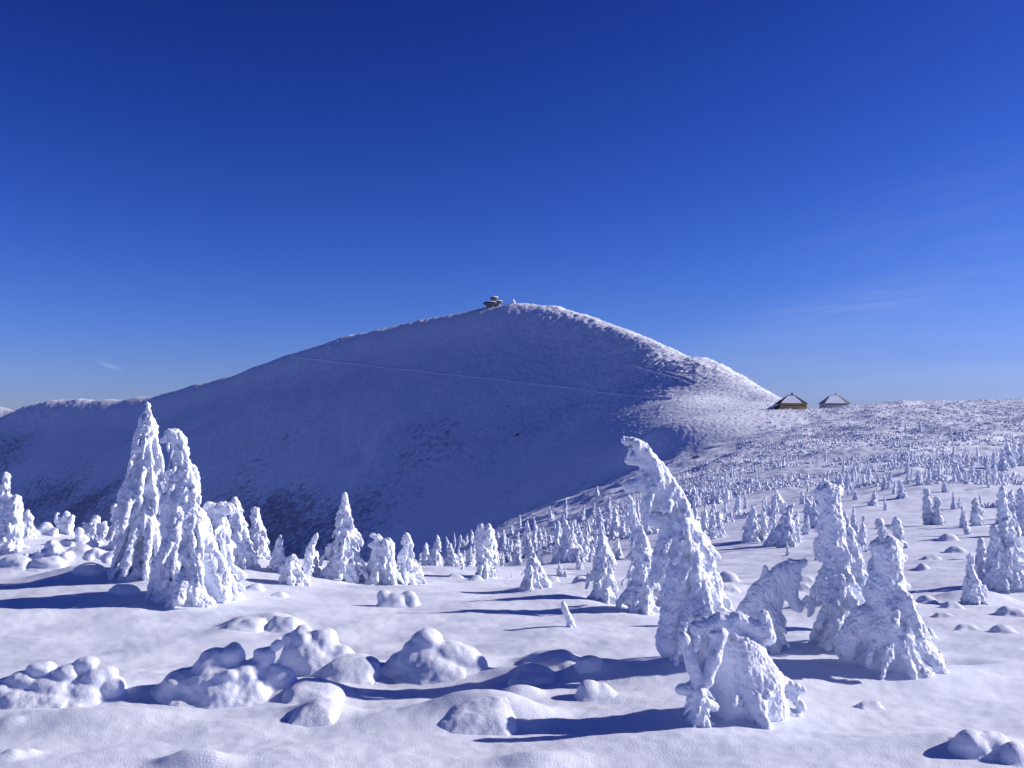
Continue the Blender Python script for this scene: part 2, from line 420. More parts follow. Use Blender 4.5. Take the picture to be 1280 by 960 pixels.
M_HUT = plain('grey_boards', (.30, .30, .33), .8, .2, .4)

# ------------------------------------------------------------------ ground sheet
th = np.concatenate([np.linspace(-math.pi, -.66, 60, endpoint=False), np.linspace(-.66, .66, 1150, endpoint=False), np.linspace(.66, math.pi, 61)])
rr = np.concatenate([np.exp(np.linspace(math.log(.8), math.log(5.5), 30, endpoint=False)),
                     np.exp(np.linspace(math.log(5.5), math.log(30), 380, endpoint=False)),
                     np.exp(np.linspace(math.log(30), math.log(600), 420, endpoint=False)),
                     np.exp(np.linspace(math.log(600), math.log(1700), 640, endpoint=False)), np.exp(np.linspace(math.log(1700), math.log(2300), 110, endpoint=False)),
                     np.exp(np.linspace(math.log(2300), math.log(9000), 24))])
TH, RR = np.meshgrid(th, rr)
GX = RR * np.sin(TH); GY = RR * np.cos(TH)
GZ = ground(GX, GY).reshape(GX.shape)
GZ = np.where(RR > 2600, GZ - (RR - 2600) * .12, GZ)
GZ = np.maximum(GZ, -900)
nt_, nr_ = len(th), len(rr)
V = np.stack([GX.ravel(), GY.ravel(), GZ.ravel()], 1)
V = np.vstack([V, [[0, 0, float(ground([0.], [0.1])[0])]]])
i = np.arange(nr_ - 1)[:, None] * nt_ + np.arange(nt_ - 1)[None, :]
Q = np.stack([i, i + nt_, i + nt_ + 1, i + 1], -1).reshape(-1, 4)[:, ::-1]
me = mesh_from('snow_ground', V, Q)
g = link('snow_ground', me, M_GROUND); tag(g, 'windblown snow plateau, slope and mountainside', kind='structure')

# ------------------------------------------------------------------ trees
def interp_axis(pts, t):
    s = np.linspace(0, 1, len(pts)); P = np.array(pts)
    return np.array([np.interp(t, s, P[:, q]) for q in range(P.shape[1])])
def spruce_blobs(axis, half, rnd, px=1.0, fingers=1.0, wind=(0, 0), lumpy=1.0, dens=1.0, depth=.9):
    """axis: list of 3d points top->bottom; half: half widths (m) at them.  Returns blobs."""
    A = np.array(axis, float); seg = np.linalg.norm(np.diff(A, axis=0), axis=1); S = np.concatenate([[0], np.cumsum(seg)]); H = S[-1]
    def ax(s): return np.array([np.interp(s, S, A[:, q]) for q in range(3)])
    def hw(s): return float(np.interp(s, S, half))
    out = []
    s = 0.0
    while s <= H:                                           # core
        w = hw(s); r = max(.30 * w, .016 + .010 * H)
        out.append((ax(s), (ax(min(s + .02, H)) - ax(max(s - .02, 0))), r * 1.3, r))
        s += r * .7
    s = .03 * H; az = rnd.random() * 6.28
    while s < H * 1.0:
        w = hw(s)
        r0 = (0.013 * H + .18 * w) * lumpy; tier = rnd.uniform(.82, 1.12)
        nb = max(3, int(2 * math.pi * w * .62 / (r0 * 1.75) * dens))
        nb = min(nb, 8)
        for b in range(nb):
            az += 2.399 + rnd.uniform(-.4, .4)
            L = w * rnd.uniform(.62, 1.12) * tier
            d = np.array([math.cos(az), math.sin(az) * depth, 0]); d[0] += wind[0]; d[1] += wind[1]
            c0 = ax(min(H, s + rnd.uniform(-.5, .5) * r0 * 2))
            n = max(2, int(L / (r0 * .9)))
            dro = rnd.uniform(.5, 1.15)
            prev = c0.copy(); rb = r0 * rnd.uniform(.75, 1.25)
            for k in range(1, n + 1):
                t = k / n
                p = c0 + d * L * t; p[2] -= dro * L * t ** 1.6
                rk = rb * (1.15 - .62 * t * t) * rnd.uniform(.88, 1.12)
                out.append(((p + prev) / 2, p - prev, max(np.linalg.norm(p - prev) * .75, rk), rk)); prev = p
            if rnd.random() < .65 * fingers:                 # hanging finger of rime
                ln = rnd.uniform(1.1, 3.0) * r0 * fingers
                q = prev + np.array([d[0] * .25 * ln, d[1] * .25 * ln, -ln])
                out.append(((prev + q) / 2, q - prev, ln * .8, rb * .52))
        s += r0 * rnd.uniform(1.5, 2.1)
    return out
def twig_mesh(V, N, rnd, count, size):
    """short dark twig ends that stick out of the rime"""
    vs, fs = [], []
    for _ in range(count):
        k = rnd.randrange(len(V)); p = V[k]; n = N[k]
        if n[2] > .35: continue
        d = np.array([n[0] + rnd.uniform(-.5, .5), n[1] + rnd.uniform(-.5, .5), -.5 + rnd.uniform(-.4, .3)]); d /= np.linalg.norm(d)
        u = np.cross(d, [0, 0, 1.]); u /= np.linalg.norm(u) + 1e-9; w = np.cross(d, u)
        L = size * rnd.uniform(.5, 1.3); r = size * .16
        b = len(vs); p0 = p - n * size * .5
        for q in range(3):
            a = q * 2.094; vs.append(p0 + r * (math.cos(a) * u + math.sin(a) * w))
        vs.append(p + d * L)
        fs += [(b, b + 1, b + 3), (b + 1, b + 2, b + 3), (b + 2, b, b + 3)]
    return vs, fs
def trunk_mesh(A, r0, r1):
    vs, fs = [], []; n = 8
    for i, p in enumerate(A):
        t = i / (len(A) - 1); r = r0 + (r1 - r0) * t
        for k in range(n):
            a = k * 2 * math.pi / n; rr_ = r * (1 + .12 * math.sin(3 * a + i))
            vs.append((p[0] + rr_ * math.cos(a), p[1] + rr_ * math.sin(a), p[2]))
    for i in range(len(A) - 1):
        for k in range(n):
            fs.append((i * n + k, (i + 1) * n + k, (i + 1) * n + (k + 1) % n, i * n + (k + 1) % n))
    return vs, fs
NTREE = 0
def hero(name, label, pts, halfs, cat='snowy tree', vox=None, fingers=1.0, wind=(0, 0), lumpy=1.0, dens=1.0, extra=(), k=None, group=None, twigs=1.0, basev=None, depth=.9, dy=0.0, rough=1.0, trunk=True, soft=.9, wide=1.12):
    """pts: photo pixels top->bottom of the leaning axis; halfs: half widths in pixels there"""
    global NTREE; NTREE += 1
    rnd = random.Random(100 + NTREE)
    bx, bv = pts[-1]
    h = hit(bx, basev or bv)
    Y0 = h[1] + dy; px = Y0 / F_PX
    W = []
    for j, (x, v) in enumerate(pts):
        X, Y, Z = at(x, v, Y0); W.append((X, Y0 + rnd.uniform(-1, 1) * 3 * px, Z))
    base = np.array([W[-1][0], Y0, ground([W[-1][0]], [Y0])[0]])
    W = [tuple(np.array(w) - base) for w in W]
    W.append((W[-1][0], W[-1][1], min(W[-1][2], 0) - .12))
    halfs = [q * (wide if j > 1 else 1) for j, q in enumerate(halfs)]
    hv = [q * px for q in halfs] + [halfs[-1] * px]
    vox = vox or max(.011, px * 1.15)
    blobs = spruce_blobs(W, hv, rnd, fingers=fingers, wind=wind, lumpy=lumpy, dens=dens, depth=depth)
    for (x, v, ex, ev, r) in extra:                          # extra lobes/limbs: from pixel to pixel with a pixel radius
        p = np.array(at(x, v, Y0)) - base; q = np.array(at(ex, ev, Y0)) - base
        yy = rnd.uniform(-.25, .15) * r * px; p[1] += yy; q[1] += yy
        n = max(1, int(np.linalg.norm(q - p) / (r * px * .8)))
        for i_ in range(n + 1):
            t = i_ / n; c = p + (q - p) * t; rr_ = r * px * rnd.uniform(.85, 1.12)
            dvec = (q - p) if np.linalg.norm(q - p) > 1e-4 else np.array([0, 0, 1.])
            blobs.append((c, dvec, rr_ * 1.25, rr_))
    V, Q = surface(blobs, vox, k=k or (1.0 / (px * soft)))
    sd = NTREE * 3.7
    V = roughen(V, Q, [(px * 16, px * 2.2 * rough, 1.3), (px * 8, -px * 1.3 * rough, 1.5), (px * 4.2, -px * 1.05 * rough, 1.3), (px * 2.4, px * .6, 1)], sd)
    root = empty(name, tuple(base)); tag(root, label, cat, group)
    link('crown', mesh_from('crown', V, Q), M_RIME, root)
    Nn = vnormals(V, Q)
    if twigs > 0:
        vs, fs = twig_mesh(V, Nn, rnd, int(260 * twigs), px * 3.4)
        if vs: tag(link('twigs', mesh_from('twigs', vs, fs, False), M_TWIG, root), kind='stuff')
    if trunk:
        A = [interp_axis(W, t) for t in np.linspace(.08, 1, 9)]
        hh = -min(0, W[-1][2]) + W[0][2]
        vs, fs = trunk_mesh(A, .012 * hh, .035 * hh)
        link('trunk', mesh_from('trunk', vs, fs), M_BARK, root)
    return root

T = 'rime_covered_spruce'
hero(T, 'tall pointed rimed spruce, tallest of the left clump, with drooping fringes', [(185, 507), (188, 540), (187, 580), (189, 630), (193, 680), (197, 722)], [5, 15, 23, 30, 36, 42], fingers=1.5, wind=(-.28, 0), wide=1.0, extra=[(172, 655, 160, 670, 6), (176, 690, 163, 705, 6), (212, 595, 214, 620, 8)])
hero(T, 'broad rimed spruce with its tip hooked left, at the front of the left clump', [(211, 546), (226, 560), (232, 590), (231, 620), (234, 660), (237, 700), (236, 748)], [8, 13, 15, 20, 34, 44, 52], fingers=1.2, extra=[(205, 549, 213, 542, 5), (213, 542, 226, 550, 8), (212, 630, 210, 660, 13), (247, 650, 262, 700, 12), (262, 700, 278, 742, 13), (215, 690, 205, 740, 14)])
hero(T, 'block-topped rimed spruce leaning on the right side of the front left clump spruce', [(274, 632), (275, 655), (276, 690), (280, 720), (284, 747)], [9, 16, 18, 22, 28], fingers=.8, extra=[(262, 634, 284, 636, 8), (262, 634, 263, 650, 6)])
hero(T, 'slender rimed spruce with a rounded tip behind the block-topped one', [(293, 622), (297, 650), (301, 685), (304, 710)], [6, 12, 17, 20])
hero(T, 'small slim rimed spruce with tip bent left, standing free right of the left clump', [(318, 636), (322, 655), (325, 680), (326, 699)], [4, 9, 14, 15], extra=[(316, 637, 322, 636, 3.5)])
hero(T, 'little rimed spruce between the left clump and the thin curved sapling', [(350, 670), (349, 685), (347, 702), (347, 712)], [3, 7, 11, 12])
hero(T, 'squat round-headed rimed bush at the foot of the thin curved sapling', [(366, 696), (364, 710), (364, 731)], [13, 19, 20], lumpy=1.2)
hero('rime_covered_sapling', 'thin curved sapling coated in rime, leaning right at its tip, bare bark at its base', [(396, 667), (389, 680), (385, 700), (382, 730)], [2.5, 4.5, 6, 4], lumpy=.7, twigs=.5, dens=.6)
hero(T, 'small rimed spruce directly behind the thin curved sapling', [(393, 690), (394, 705), (396, 714)], [4, 8, 11])
hero(T, 'tall cone-shaped rimed spruce with a knob on its tip in the middle-left distance', [(431, 624), (431, 645), (430, 670), (431, 700), (432, 724)], [5, 15, 20, 26, 31], extra=[(431, 621, 431, 626, 5)])
hero(T, 'ragged rimed spruce with a beak-like tip bent left, beside the tall cone-shaped one', [(472, 672), (476, 685), (473, 705), (468, 728)], [5, 14, 26, 32], extra=[(464, 681, 472, 682, 4), (485, 682, 488, 724, 9), (466, 670, 474, 672, 4)])
hero(T, 'rimed spruce with a ball-shaped tip at the right end of the middle-left row', [(508, 667), (508, 685), (511, 705), (513, 731)], [7, 10, 15, 18])
hero(T, 'cone-shaped rimed spruce left of the tall left clump', [(145, 630), (147, 650), (149, 668), (150, 686)], [5, 10, 15, 17])
hero(T, 'spiky rimed spruce with two thin tips at the far left edge', [(9, 592), (8, 615), (8, 650), (10, 690)], [4, 8, 17, 22], extra=[(1, 615, 4, 640, 4), (20, 628, 22, 680, 9)])
hero(T, 'low rimed spruce bush with several short tips left of the cone-shaped one', [(118, 645), (116, 660), (112, 682)], [3, 16, 26], extra=[(106, 655, 108, 665, 5), (131, 655, 130, 670, 4)])
hero(T, 'stubby rimed spruce pair with fused tips above the small dip on the far left', [(82, 640), (81, 650), (80, 668)], [3, 10, 17], extra=[(72, 645, 74, 655, 4), (90, 648, 88, 658, 4)])
hero(T, 'small rimed spruce between the left edge spruce and the fused pair', [(36, 638), (34, 650), (34, 672)], [3, 7, 14], extra=[(27, 637, 29, 655, 4)])
hero(T, 'twin-peaked rimed spruce standing at the plateau edge left of centre', [(601, 655), (602, 675), (606, 700), (609, 722)], [5, 9, 14, 17], extra=[(610, 662, 612, 690, 6)])
hero(T, 'squat rimed spruce with a slanting back, low on the snow near the centre', [(663, 698), (664, 712), (666, 735)], [4, 14, 23], extra=[(668, 705, 684, 730, 6)])
hero(T, 'bushy rimed spruce with narrow tip, first of the pair left of the great leaning tree', [(752, 668), (752, 690), (755, 715), (757, 752)], [4, 12, 19, 24], extra=[(757, 680, 768, 705, 4)])
hero(T, 'rimed spruce with a long thin spire leaning left, just left of the great leaning tree', [(786, 621), (793, 645), (803, 680), (802, 715), (803, 765)], [3, 6, 14, 20, 25], fingers=.9)
hero(T, 'rimed spruce half hidden behind the great leaning tree, to its left', [(832, 660), (833, 690), (830, 715), (828, 752)], [6, 16, 24, 24], basev=757)
hero(T, 'great rimed spruce leaning left with a hooked wind-bent crown, centre right', [(792, 552), (812, 570), (833, 605), (850, 645), (866, 690), (874, 735), (872, 790), (868, 850)],
     [9, 17, 25, 31, 34, 38, 40, 36], fingers=.9, dens=1.25, dy=.45, soft=1.2, wide=1.05, extra=[(783, 551, 805, 556, 6), (790, 575, 812, 580, 8), (790, 608, 820, 600, 9), (812, 632, 838, 618, 9), (820, 650, 850, 650, 11), (800, 592, 808, 612, 6),
      (848, 720, 838, 800, 17), (893, 735, 897, 780, 12), (902, 772, 925, 790, 14), (846, 790, 848, 822, 12)])
hero('rime_covered_shrub', 'hunched smooth snow-coated spruce with a spreading foot, before the great leaning tree', [(908, 775), (918, 800), (925, 840), (938, 870), (942, 897)], [18, 26, 38, 50, 58], fingers=.25, lumpy=1.3, twigs=.35, rough=.8, soft=2.6, dy=.1, wide=1.1, depth=1,
     extra=[(905, 800, 900, 850, 20), (915, 840, 908, 885, 22), (930, 820, 935, 870, 26), (955, 855, 960, 885, 24), (930, 880, 965, 890, 20), (895, 880, 905, 895, 14), (872, 785, 905, 776, 11), (922, 772, 960, 795, 9), (955, 770, 962, 798, 7), (975, 850, 1003, 862, 6), (985, 865, 1004, 885, 5), (975, 885, 998, 897, 6), (940, 815, 960, 850, 18)])
hero('rime_covered_stump', 'forked snow-coated stem with two blunt arms, in front of the hunched spruce', [(874, 842), (872, 862), (873, 889)], [11, 18, 20], fingers=.2, lumpy=.9, twigs=.25, rough=.5, soft=1.3, dy=-.3,
     extra=[(856, 801, 864, 828, 7.5), (864, 828, 870, 848, 9), (902, 794, 893, 822, 8), (893, 822, 884, 850, 9), (893, 793, 903, 793, 6), (885, 880, 893, 884, 7), (852, 862, 870, 860, 8), (858, 803, 855, 797, 7)])
hero('rime_covered_spruce', 'rimed spruce bent over into an arch with its tip hanging right', [(962, 728), (957, 745), (955, 765), (957, 785), (962, 812)], [16, 22, 27, 31, 35], fingers=.4, lumpy=1.1, rough=.9, soft=2.0,
     extra=[(985, 712, 955, 738, 12), (950, 742, 935, 765, 14), (988, 710, 1004, 703, 7), (992, 714, 990, 742, 8), (988, 742, 996, 756, 10), (975, 720, 965, 760, 13), (932, 765, 928, 800, 14), (956, 724, 957, 712, 6)])
hero(T, 'tall column-shaped spruce with a blunt rounded rime head, right foreground', [(1034, 618), (1038, 635), (1040, 665), (1043, 700), (1046, 740), (1048, 775), (1044, 808)], [15, 17, 20, 25, 33, 36, 38], fingers=.5, lumpy=1.0, twigs=1.5, rough=1, soft=1.7, dens=1.3, wide=1.2,
     extra=[(1028, 616, 1042, 614, 11), (1036, 618, 1038, 650, 14), (1038, 640, 1044, 700, 15)])
hero(T, 'shaggy rimed spruce tucked behind the right side of the blunt column-shaped one', [(1056, 640), (1062, 670), (1070, 700), (1074, 750)], [6, 9, 13, 15], basev=790)
hero(T, 'wide rimed spruce with an overhanging cap, rightmost of the foreground trees', [(1107, 682), (1112, 700), (1110, 725), (1118, 760), (1122, 800), (1124, 835)], [15, 20, 22, 34, 44, 54], fingers=.5, lumpy=1.15, twigs=1.2, rough=1, soft=1.7, dens=1.3, wide=1.3,
     extra=[(1108, 740, 1112, 790, 24), (1100, 790, 1098, 828, 26), (1135, 790, 1145, 828, 22), (1098, 684, 1115, 682, 12), (1118, 690, 1127, 698, 8), (1107, 686, 1112, 730, 16), (1076, 770, 1060, 800, 14), (1060, 800, 1058, 812, 12)])
hero('rime_covered_sapling', 'lone horn-shaped snow-coated sapling tip in the flat snow at centre', [(704, 753), (706, 760), (711, 771), (715, 784)], [2.4, 3.6, 5, 7.5], fingers=0, lumpy=.6, dens=.3, twigs=0, rough=.4)
# right-hand middle distance, nearer ones
hero(T, 'tall narrow rimed spruce at the right edge, the highest of that group', [(1252, 610), (1256, 640), (1260, 680), (1268, 735)], [6, 9, 14, 20], fingers=.8)
hero(T, 'rimed spruce in front of the tall narrow one at the right edge', [(1241, 658), (1243, 680), (1248, 710), (1250, 737)], [4, 10, 17, 20])
hero(T, 'dark-sided slender rimed spruce left of the right edge group', [(1226, 672), (1228, 700), (1230, 732)], [3, 9, 12])
hero(T, 'small rimed spruce on a rounded snow mound at right', [(1213, 692), (1214, 715), (1218, 740), (1220, 755)], [4, 9, 14, 19])
hero(T, 'rimed spruce behind the right edge group, cut by the frame', [(1276, 612), (1277, 640), (1279, 670)], [4, 8, 12])
hero(T, 'rimed spruce with a dark bushy body on the open right slope', [(1220, 624), (1221, 640), (1223, 657)], [3, 7, 11])
hero(T, 'rimed spruce with a ragged arm on its left, behind the capped foreground tree', [(1118, 646), (1122, 665), (1126, 685)], [3, 8, 13], extra=[(1110, 658, 1118, 660, 3)])
hero(T, 'left one of the close pair of spruces on the open right slope', [(1157, 612), (1160, 635), (1163, 656)], [2.5, 5, 8])
hero(T, 'right one of the close pair of spruces on the open right slope', [(1170, 622), (1172, 640), (1174, 656)], [2.5, 5, 7])
hero('rime_covered_sapling', 'thin bent rimed sapling left of the ragged armed spruce', [(1099, 650), (1102, 662), (1105, 682)], [2, 3.5, 5], lumpy=.7)

# ------------------------------------------------------------------ generic small spruces for the slope
def generic(seed, H, W, vox, lean=0.0, low=False, multi=1):
    rnd = random.Random(seed); B = []
    for m_ in range(multi):
        ox = 0 if m_ == 0 else rnd.uniform(-.45, .45) * H; oy = 0 if m_ == 0 else rnd.uniform(-.3, .3) * H
        h = H * (1 if m_ == 0 else rnd.uniform(.5, .85)); w = W * (1 if m_ == 0 else .8)
        pts = [(ox + lean * h, oy, h), (ox + lean * h * .6, oy, h * .8), (ox + lean * .25 * h, oy, h * .45), (ox, oy, .1), (ox, oy, -.25)]
        B += spruce_blobs(pts, [w * .09, w * .22, w * .42, w * .55, w * .55], rnd, fingers=.9, lumpy=1.25 if low else 1.05, dens=.7 if low else 1)
    V, Q = surface(B, vox, k=(22 if low else 70))
    V = roughen(V, Q, [(.30, -.06, 1.4), (.14, -.04, 1.3)] if not low else [(.5, .08, 1.0)], seed * 1.3)
    return V, Q
GEN = []
for i, (H, W, ln, mu) in enumerate([(2.4, 1.0, -.05, 1), (2.0, 1.1, .05, 1), (2.6, .85, .1, 1), (1.8, 1.2, 0, 1), (2.3, .8, -.12, 1), (1.6, .9, .15, 1), (2.2, 1.0, 0, 2), (1.9, .9, .08, 3), (2.8, .9, -.03, 1), (2.0, .55, .12, 1)]):
    V, Q = generic(300 + i, H, W, .045, ln, multi=mu)
    GEN.append((mesh_from('spruce_crown', V, Q), H)); GEN[-1][0].materials.append(M_RIME)

spots = []      # x, v, pixel height
def spot(x, v, h, kind=None): spots.append((x, v, h, kind))
# traced middle-distance clumps
for s in [(853, 640, 22), (862, 668, 40), (871, 672, 50), (880, 672, 44), (890, 674, 38), (899, 672, 30), (870, 632, 22), (922, 640, 24), (932, 636, 18), (940, 677, 48), (948, 674, 42), (955, 676, 50), (963, 672, 44), (970, 676, 34), (978, 672, 36),
          (975, 682, 56), (985, 684, 48), (992, 678, 40), (986, 694, 20), (968, 645, 28), (978, 642, 34), (1007, 668, 26), (1014, 652, 34), (1020, 660, 36), (1012, 640, 24), (985, 655, 26), (1003, 630, 18), (1066, 668, 36), (1078, 690, 46), (1070, 680, 30),
          (1092, 632, 20), (1107, 638, 18), (1193, 637, 24), (1200, 636, 16), (1128, 623, 26), (1062, 610, 16), (1052, 612, 22), (1048, 608, 14), (1112, 607, 18), (1133, 592, 22), (1150, 606, 20), (1165, 590, 16), (1178, 590, 16), (1182, 616, 16),
          (1202, 594, 22), (1215, 592, 16), (1232, 588, 20), (1243, 586, 26), (1255, 588, 30), (1262, 584, 34), (1270, 583, 34), (1278, 583, 30), (1192, 575, 18), (1205, 572, 14), (1222, 570, 12), (1150, 540, 12), (1188, 547, 14), (1204, 548, 12), (1132, 540, 10),
          (700, 700, 44), (707, 702, 36), (715, 700, 30), (725, 712, 24), (735, 690, 28), (722, 690, 26), (705, 672, 28), (712, 672, 22), (750, 660, 26), (760, 668, 34), (770, 672, 38), (778, 674, 30), (768, 655, 22), (780, 662, 26), (790, 655, 22), (808, 640, 20),
          (675, 682, 22), (657, 688, 24), (640, 700, 26), (648, 704, 22), (622, 690, 26), (630, 688, 20), (700, 720, 20), (741, 646, 18), (760, 640, 20), (688, 650, 16), (706, 650, 26), (728, 650, 20), (746, 620, 12), (670, 664, 18), (1075, 720, 30), (1088, 725, 40),
          (545, 690, 14), (552, 688, 18), (560, 687, 16), (568, 686, 20), (575, 684, 16), (583, 682, 14), (590, 681, 18), (537, 692, 12), (530, 692, 10), (524, 690, 12), (596, 680, 14), (650, 660, 16), (640, 668, 14), (660, 668, 18), (630, 675, 14), (1022, 700, 30), (1226, 640, 22), (1205, 660, 28), (1210, 668, 32), (1236, 610, 16), (1250, 655, 44), (1270, 700, 60), (1262, 650, 40), (578, 712, 10), (745, 720, 26), (735, 728, 18), (640, 722, 8)]:
    spot(*s)
def inside(X, Y): return edge_dist(np.array([X]), np.array([Y]))[0] < -.02 * Y - .1 * max(0, Y - 150)
rnd = random.Random(21)
tries = 0; extra = []
while len(extra) < 260 and tries < 60000:
    tries += 1
    Y = math.exp(rnd.uniform(math.log(42), math.log(420))); x = rnd.uniform(440, 1330)
    X = sight(x, 600)[0] * Y
    if not inside(X, Y): continue
    if x > 880 and Y < 70: continue
    n = noise2(np.array([X / 14 + 3]), np.array([Y / 14]))[0] + .5 * noise2(np.array([X / 50 + 3]), np.array([Y / 50]))[0]
    if n < (.42 if x > 800 else .16) + rnd.uniform(-.18, .12): continue
    extra.append((X, Y, rnd.choice([.9, 1.1, 1.3, 1.6, 1.9, 2.3]) * rnd.uniform(.75, 1.0)))
cand = []
for x, v, h, _ in spots:
    p = hit(x, v)
    if p is None or p[1] > 900: continue
    cand.append((p[0], p[1], h * p[1] / F_PX, x))
EX = np.array(extra); EZ = ground(EX[:, 0], EX[:, 1])
for (X, Y, h), z in zip(extra, EZ): cand.append((X, Y, h, None))
cand.sort(key=lambda c: -c[2] / c[1])
near, rest = cand[:255], cand[255:]
NZ = ground([c[0] for c in near], [c[1] for c in near])
def where(X, Y):
    x = CX + F_PX * X / Y
    side = 'left of centre' if x < 660 else 'in the middle' if x < 830 else 'right of the great leaning tree' if x < 1020 else 'at the right'
    dist = 'near the foot' if Y < 75 else 'half way up' if Y < 170 else 'high up'
    return 'small rime-white spruce %s of the snow slope %s' % (dist, side)
for c, z in zip(near, NZ):
    me, H = rnd.choice(GEN)
    o = link('small_spruce', me, None, None, (c[0], c[1], z - .05), rnd.uniform(0, 6.28))
    s = c[2] / H; wv = rnd.uniform(.85, 1.25)
    o.scale = (s * wv, s * wv, s); o.rotation_euler = (rnd.gauss(0, .07), rnd.gauss(-.03, .09), o.rotation_euler[2])
    tag(o, where(c[0], c[1]), 'small spruce', 'rimed spruces scattered over the slope, ' + where(c[0], c[1]).replace('small rime-white spruce ', ''))

# ------------------------------------------------------------------ uncountable far shrubs and saplings in one mesh
LOW = []
for i, (H, W, vx) in enumerate([(1.9, 1.0, .17), (2.2, .9, .17), (1.5, 1.1, .17), (1.7, .7, .15)]):
    V, Q = generic(500 + i, H, W, vx, random.uniform(-.1, .1), low=True); LOW.append((V, Q, H))
SHR = []
for i in range(8):                                            # low clumps of short upright rimed shoots
    rr2 = random.Random(60 + i); B = [((0, 0, -.05), (1, .3, 0), .62, .16), ((.3, .3, -.05), (.3, 1, 0), .5, .14)]
    for _ in range(9 if i < 4 else 7):
        a = rr2.uniform(0, 6.28); d = rr2.uniform(0, .8); hh = rr2.uniform(.10, .42) * (1.1 - .5 * d)
        B.append(((d * math.cos(a), d * math.sin(a), hh * .6), (rr2.uniform(-.4, .2), rr2.uniform(-.3, .3), 1), hh, rr2.uniform(.09, .16)))
    V, Q = surface(B, .095 if i < 4 else .17, k=24 if i < 4 else 14); SHR.append((V, Q, .8))
def merge(items, name, mat, label, cat):
    VV, QQ, off = [], [], 0
    for (V, Q, H), X, Y, Z, s, sz, a in items:
        ca, sa = math.cos(a) * s, math.sin(a) * s
        W = np.stack([V[:, 0] * ca - V[:, 1] * sa + X, V[:, 0] * sa + V[:, 1] * ca + Y, V[:, 2] * sz + Z], 1)
        VV.append(W); QQ.append(Q + off); off += len(W)
    o = link(name, mesh_from(name, np.vstack(VV), np.vstack(QQ)), mat); tag(o, label, cat, kind='stuff'); return o
items = []
RZ = ground([c[0] for c in rest], [c[1] for c in rest])
for c, z in zip(rest, RZ):
    m = rnd.choice(LOW); s = c[2] / m[2]; items.append((m, c[0], c[1], z - .05, s * 1.1, s, rnd.uniform(0, 6.28)))
N = 52000
Y = np.exp(RNG.uniform(math.log(70), math.log(830), N)); x = RNG.uniform(480, 1400, N)
X = (x - 640) / F_PX * Y
ok = edge_dist(X, Y) < np.where(Y > 120, -.09 * (Y - 120) + .09 * np.maximum(Y - 480, 0) * 1.5, -2)
nn = noise2(X / 22 + 8, Y / 22) + .6 * noise2(X / 70, Y / 70 + 2) + .25 * noise2(X / 6, Y / 6)
dens = np.interp(Y, [70, 150, 300, 500, 830], [.42, .20, -.25, -.6, -1.0])
ok &= nn > dens + RNG.uniform(-.15, .15, N)
X, Y = X[ok], Y[ok]; Z = ground(X, Y)
for a, b, c in zip(X, Y, Z):
    tall = rnd.random() < (.04 if b < 300 else .02)
    m = rnd.choice(LOW) if tall else rnd.choice(SHR[:4] if b < 230 else SHR[4:])
    s = rnd.uniform(.4, 1.0) if tall else rnd.uniform(.5, 1.3) * float(np.interp(b, [100, 200, 400, 800], [.8, 1.1, 1.7, 2.2]))
    items.append((m, a, b, c - (.08 if tall else .02), s * (1.0 if tall else 1.35), s * (1 if tall else rnd.uniform(.7, 1.2)), rnd.uniform(0, 6.28)))
print('slope shrubs', len(items))
merge(items, 'snowy_dwarf_pines', M_FAR, 'rime-covered dwarf pines and shrubs spread over the far snow slope', 'shrubs')
# boulders and shrubs on the sunny shoulder and along the summit ridge
items = []
N = 16000
X = RNG.uniform(-60, 420, N); Y = RNG.uniform(680, 1480, N)
w = 1.2 * np.exp(-((X - 165) / 75) ** 2 - ((Y - 800) / 90) ** 2) + np.exp(-((X - 195) / 90) ** 2 - ((Y - 1000) / 230) ** 2) + .9 * np.exp(-((X - 90 - (1400 - Y) * .28) / 42) ** 2)
ok = RNG.uniform(0, 1.0, N) < w * .75; X, Y = X[ok], Y[ok]; Z = ground(X, Y)
for a, b, c in zip(X, Y, Z): items.append((rnd.choice(SHR[4:]), a, b, c - .1, rnd.uniform(1.2, 2.8), rnd.uniform(1.3, 3.2), rnd.uniform(0, 6.28)))
print('mountain shrubs', len(items))
merge(items, 'snowy_boulders', M_FAR, 'rime-covered boulders and scrub on the sunlit shoulder and ridge of the mountain', 'boulders')

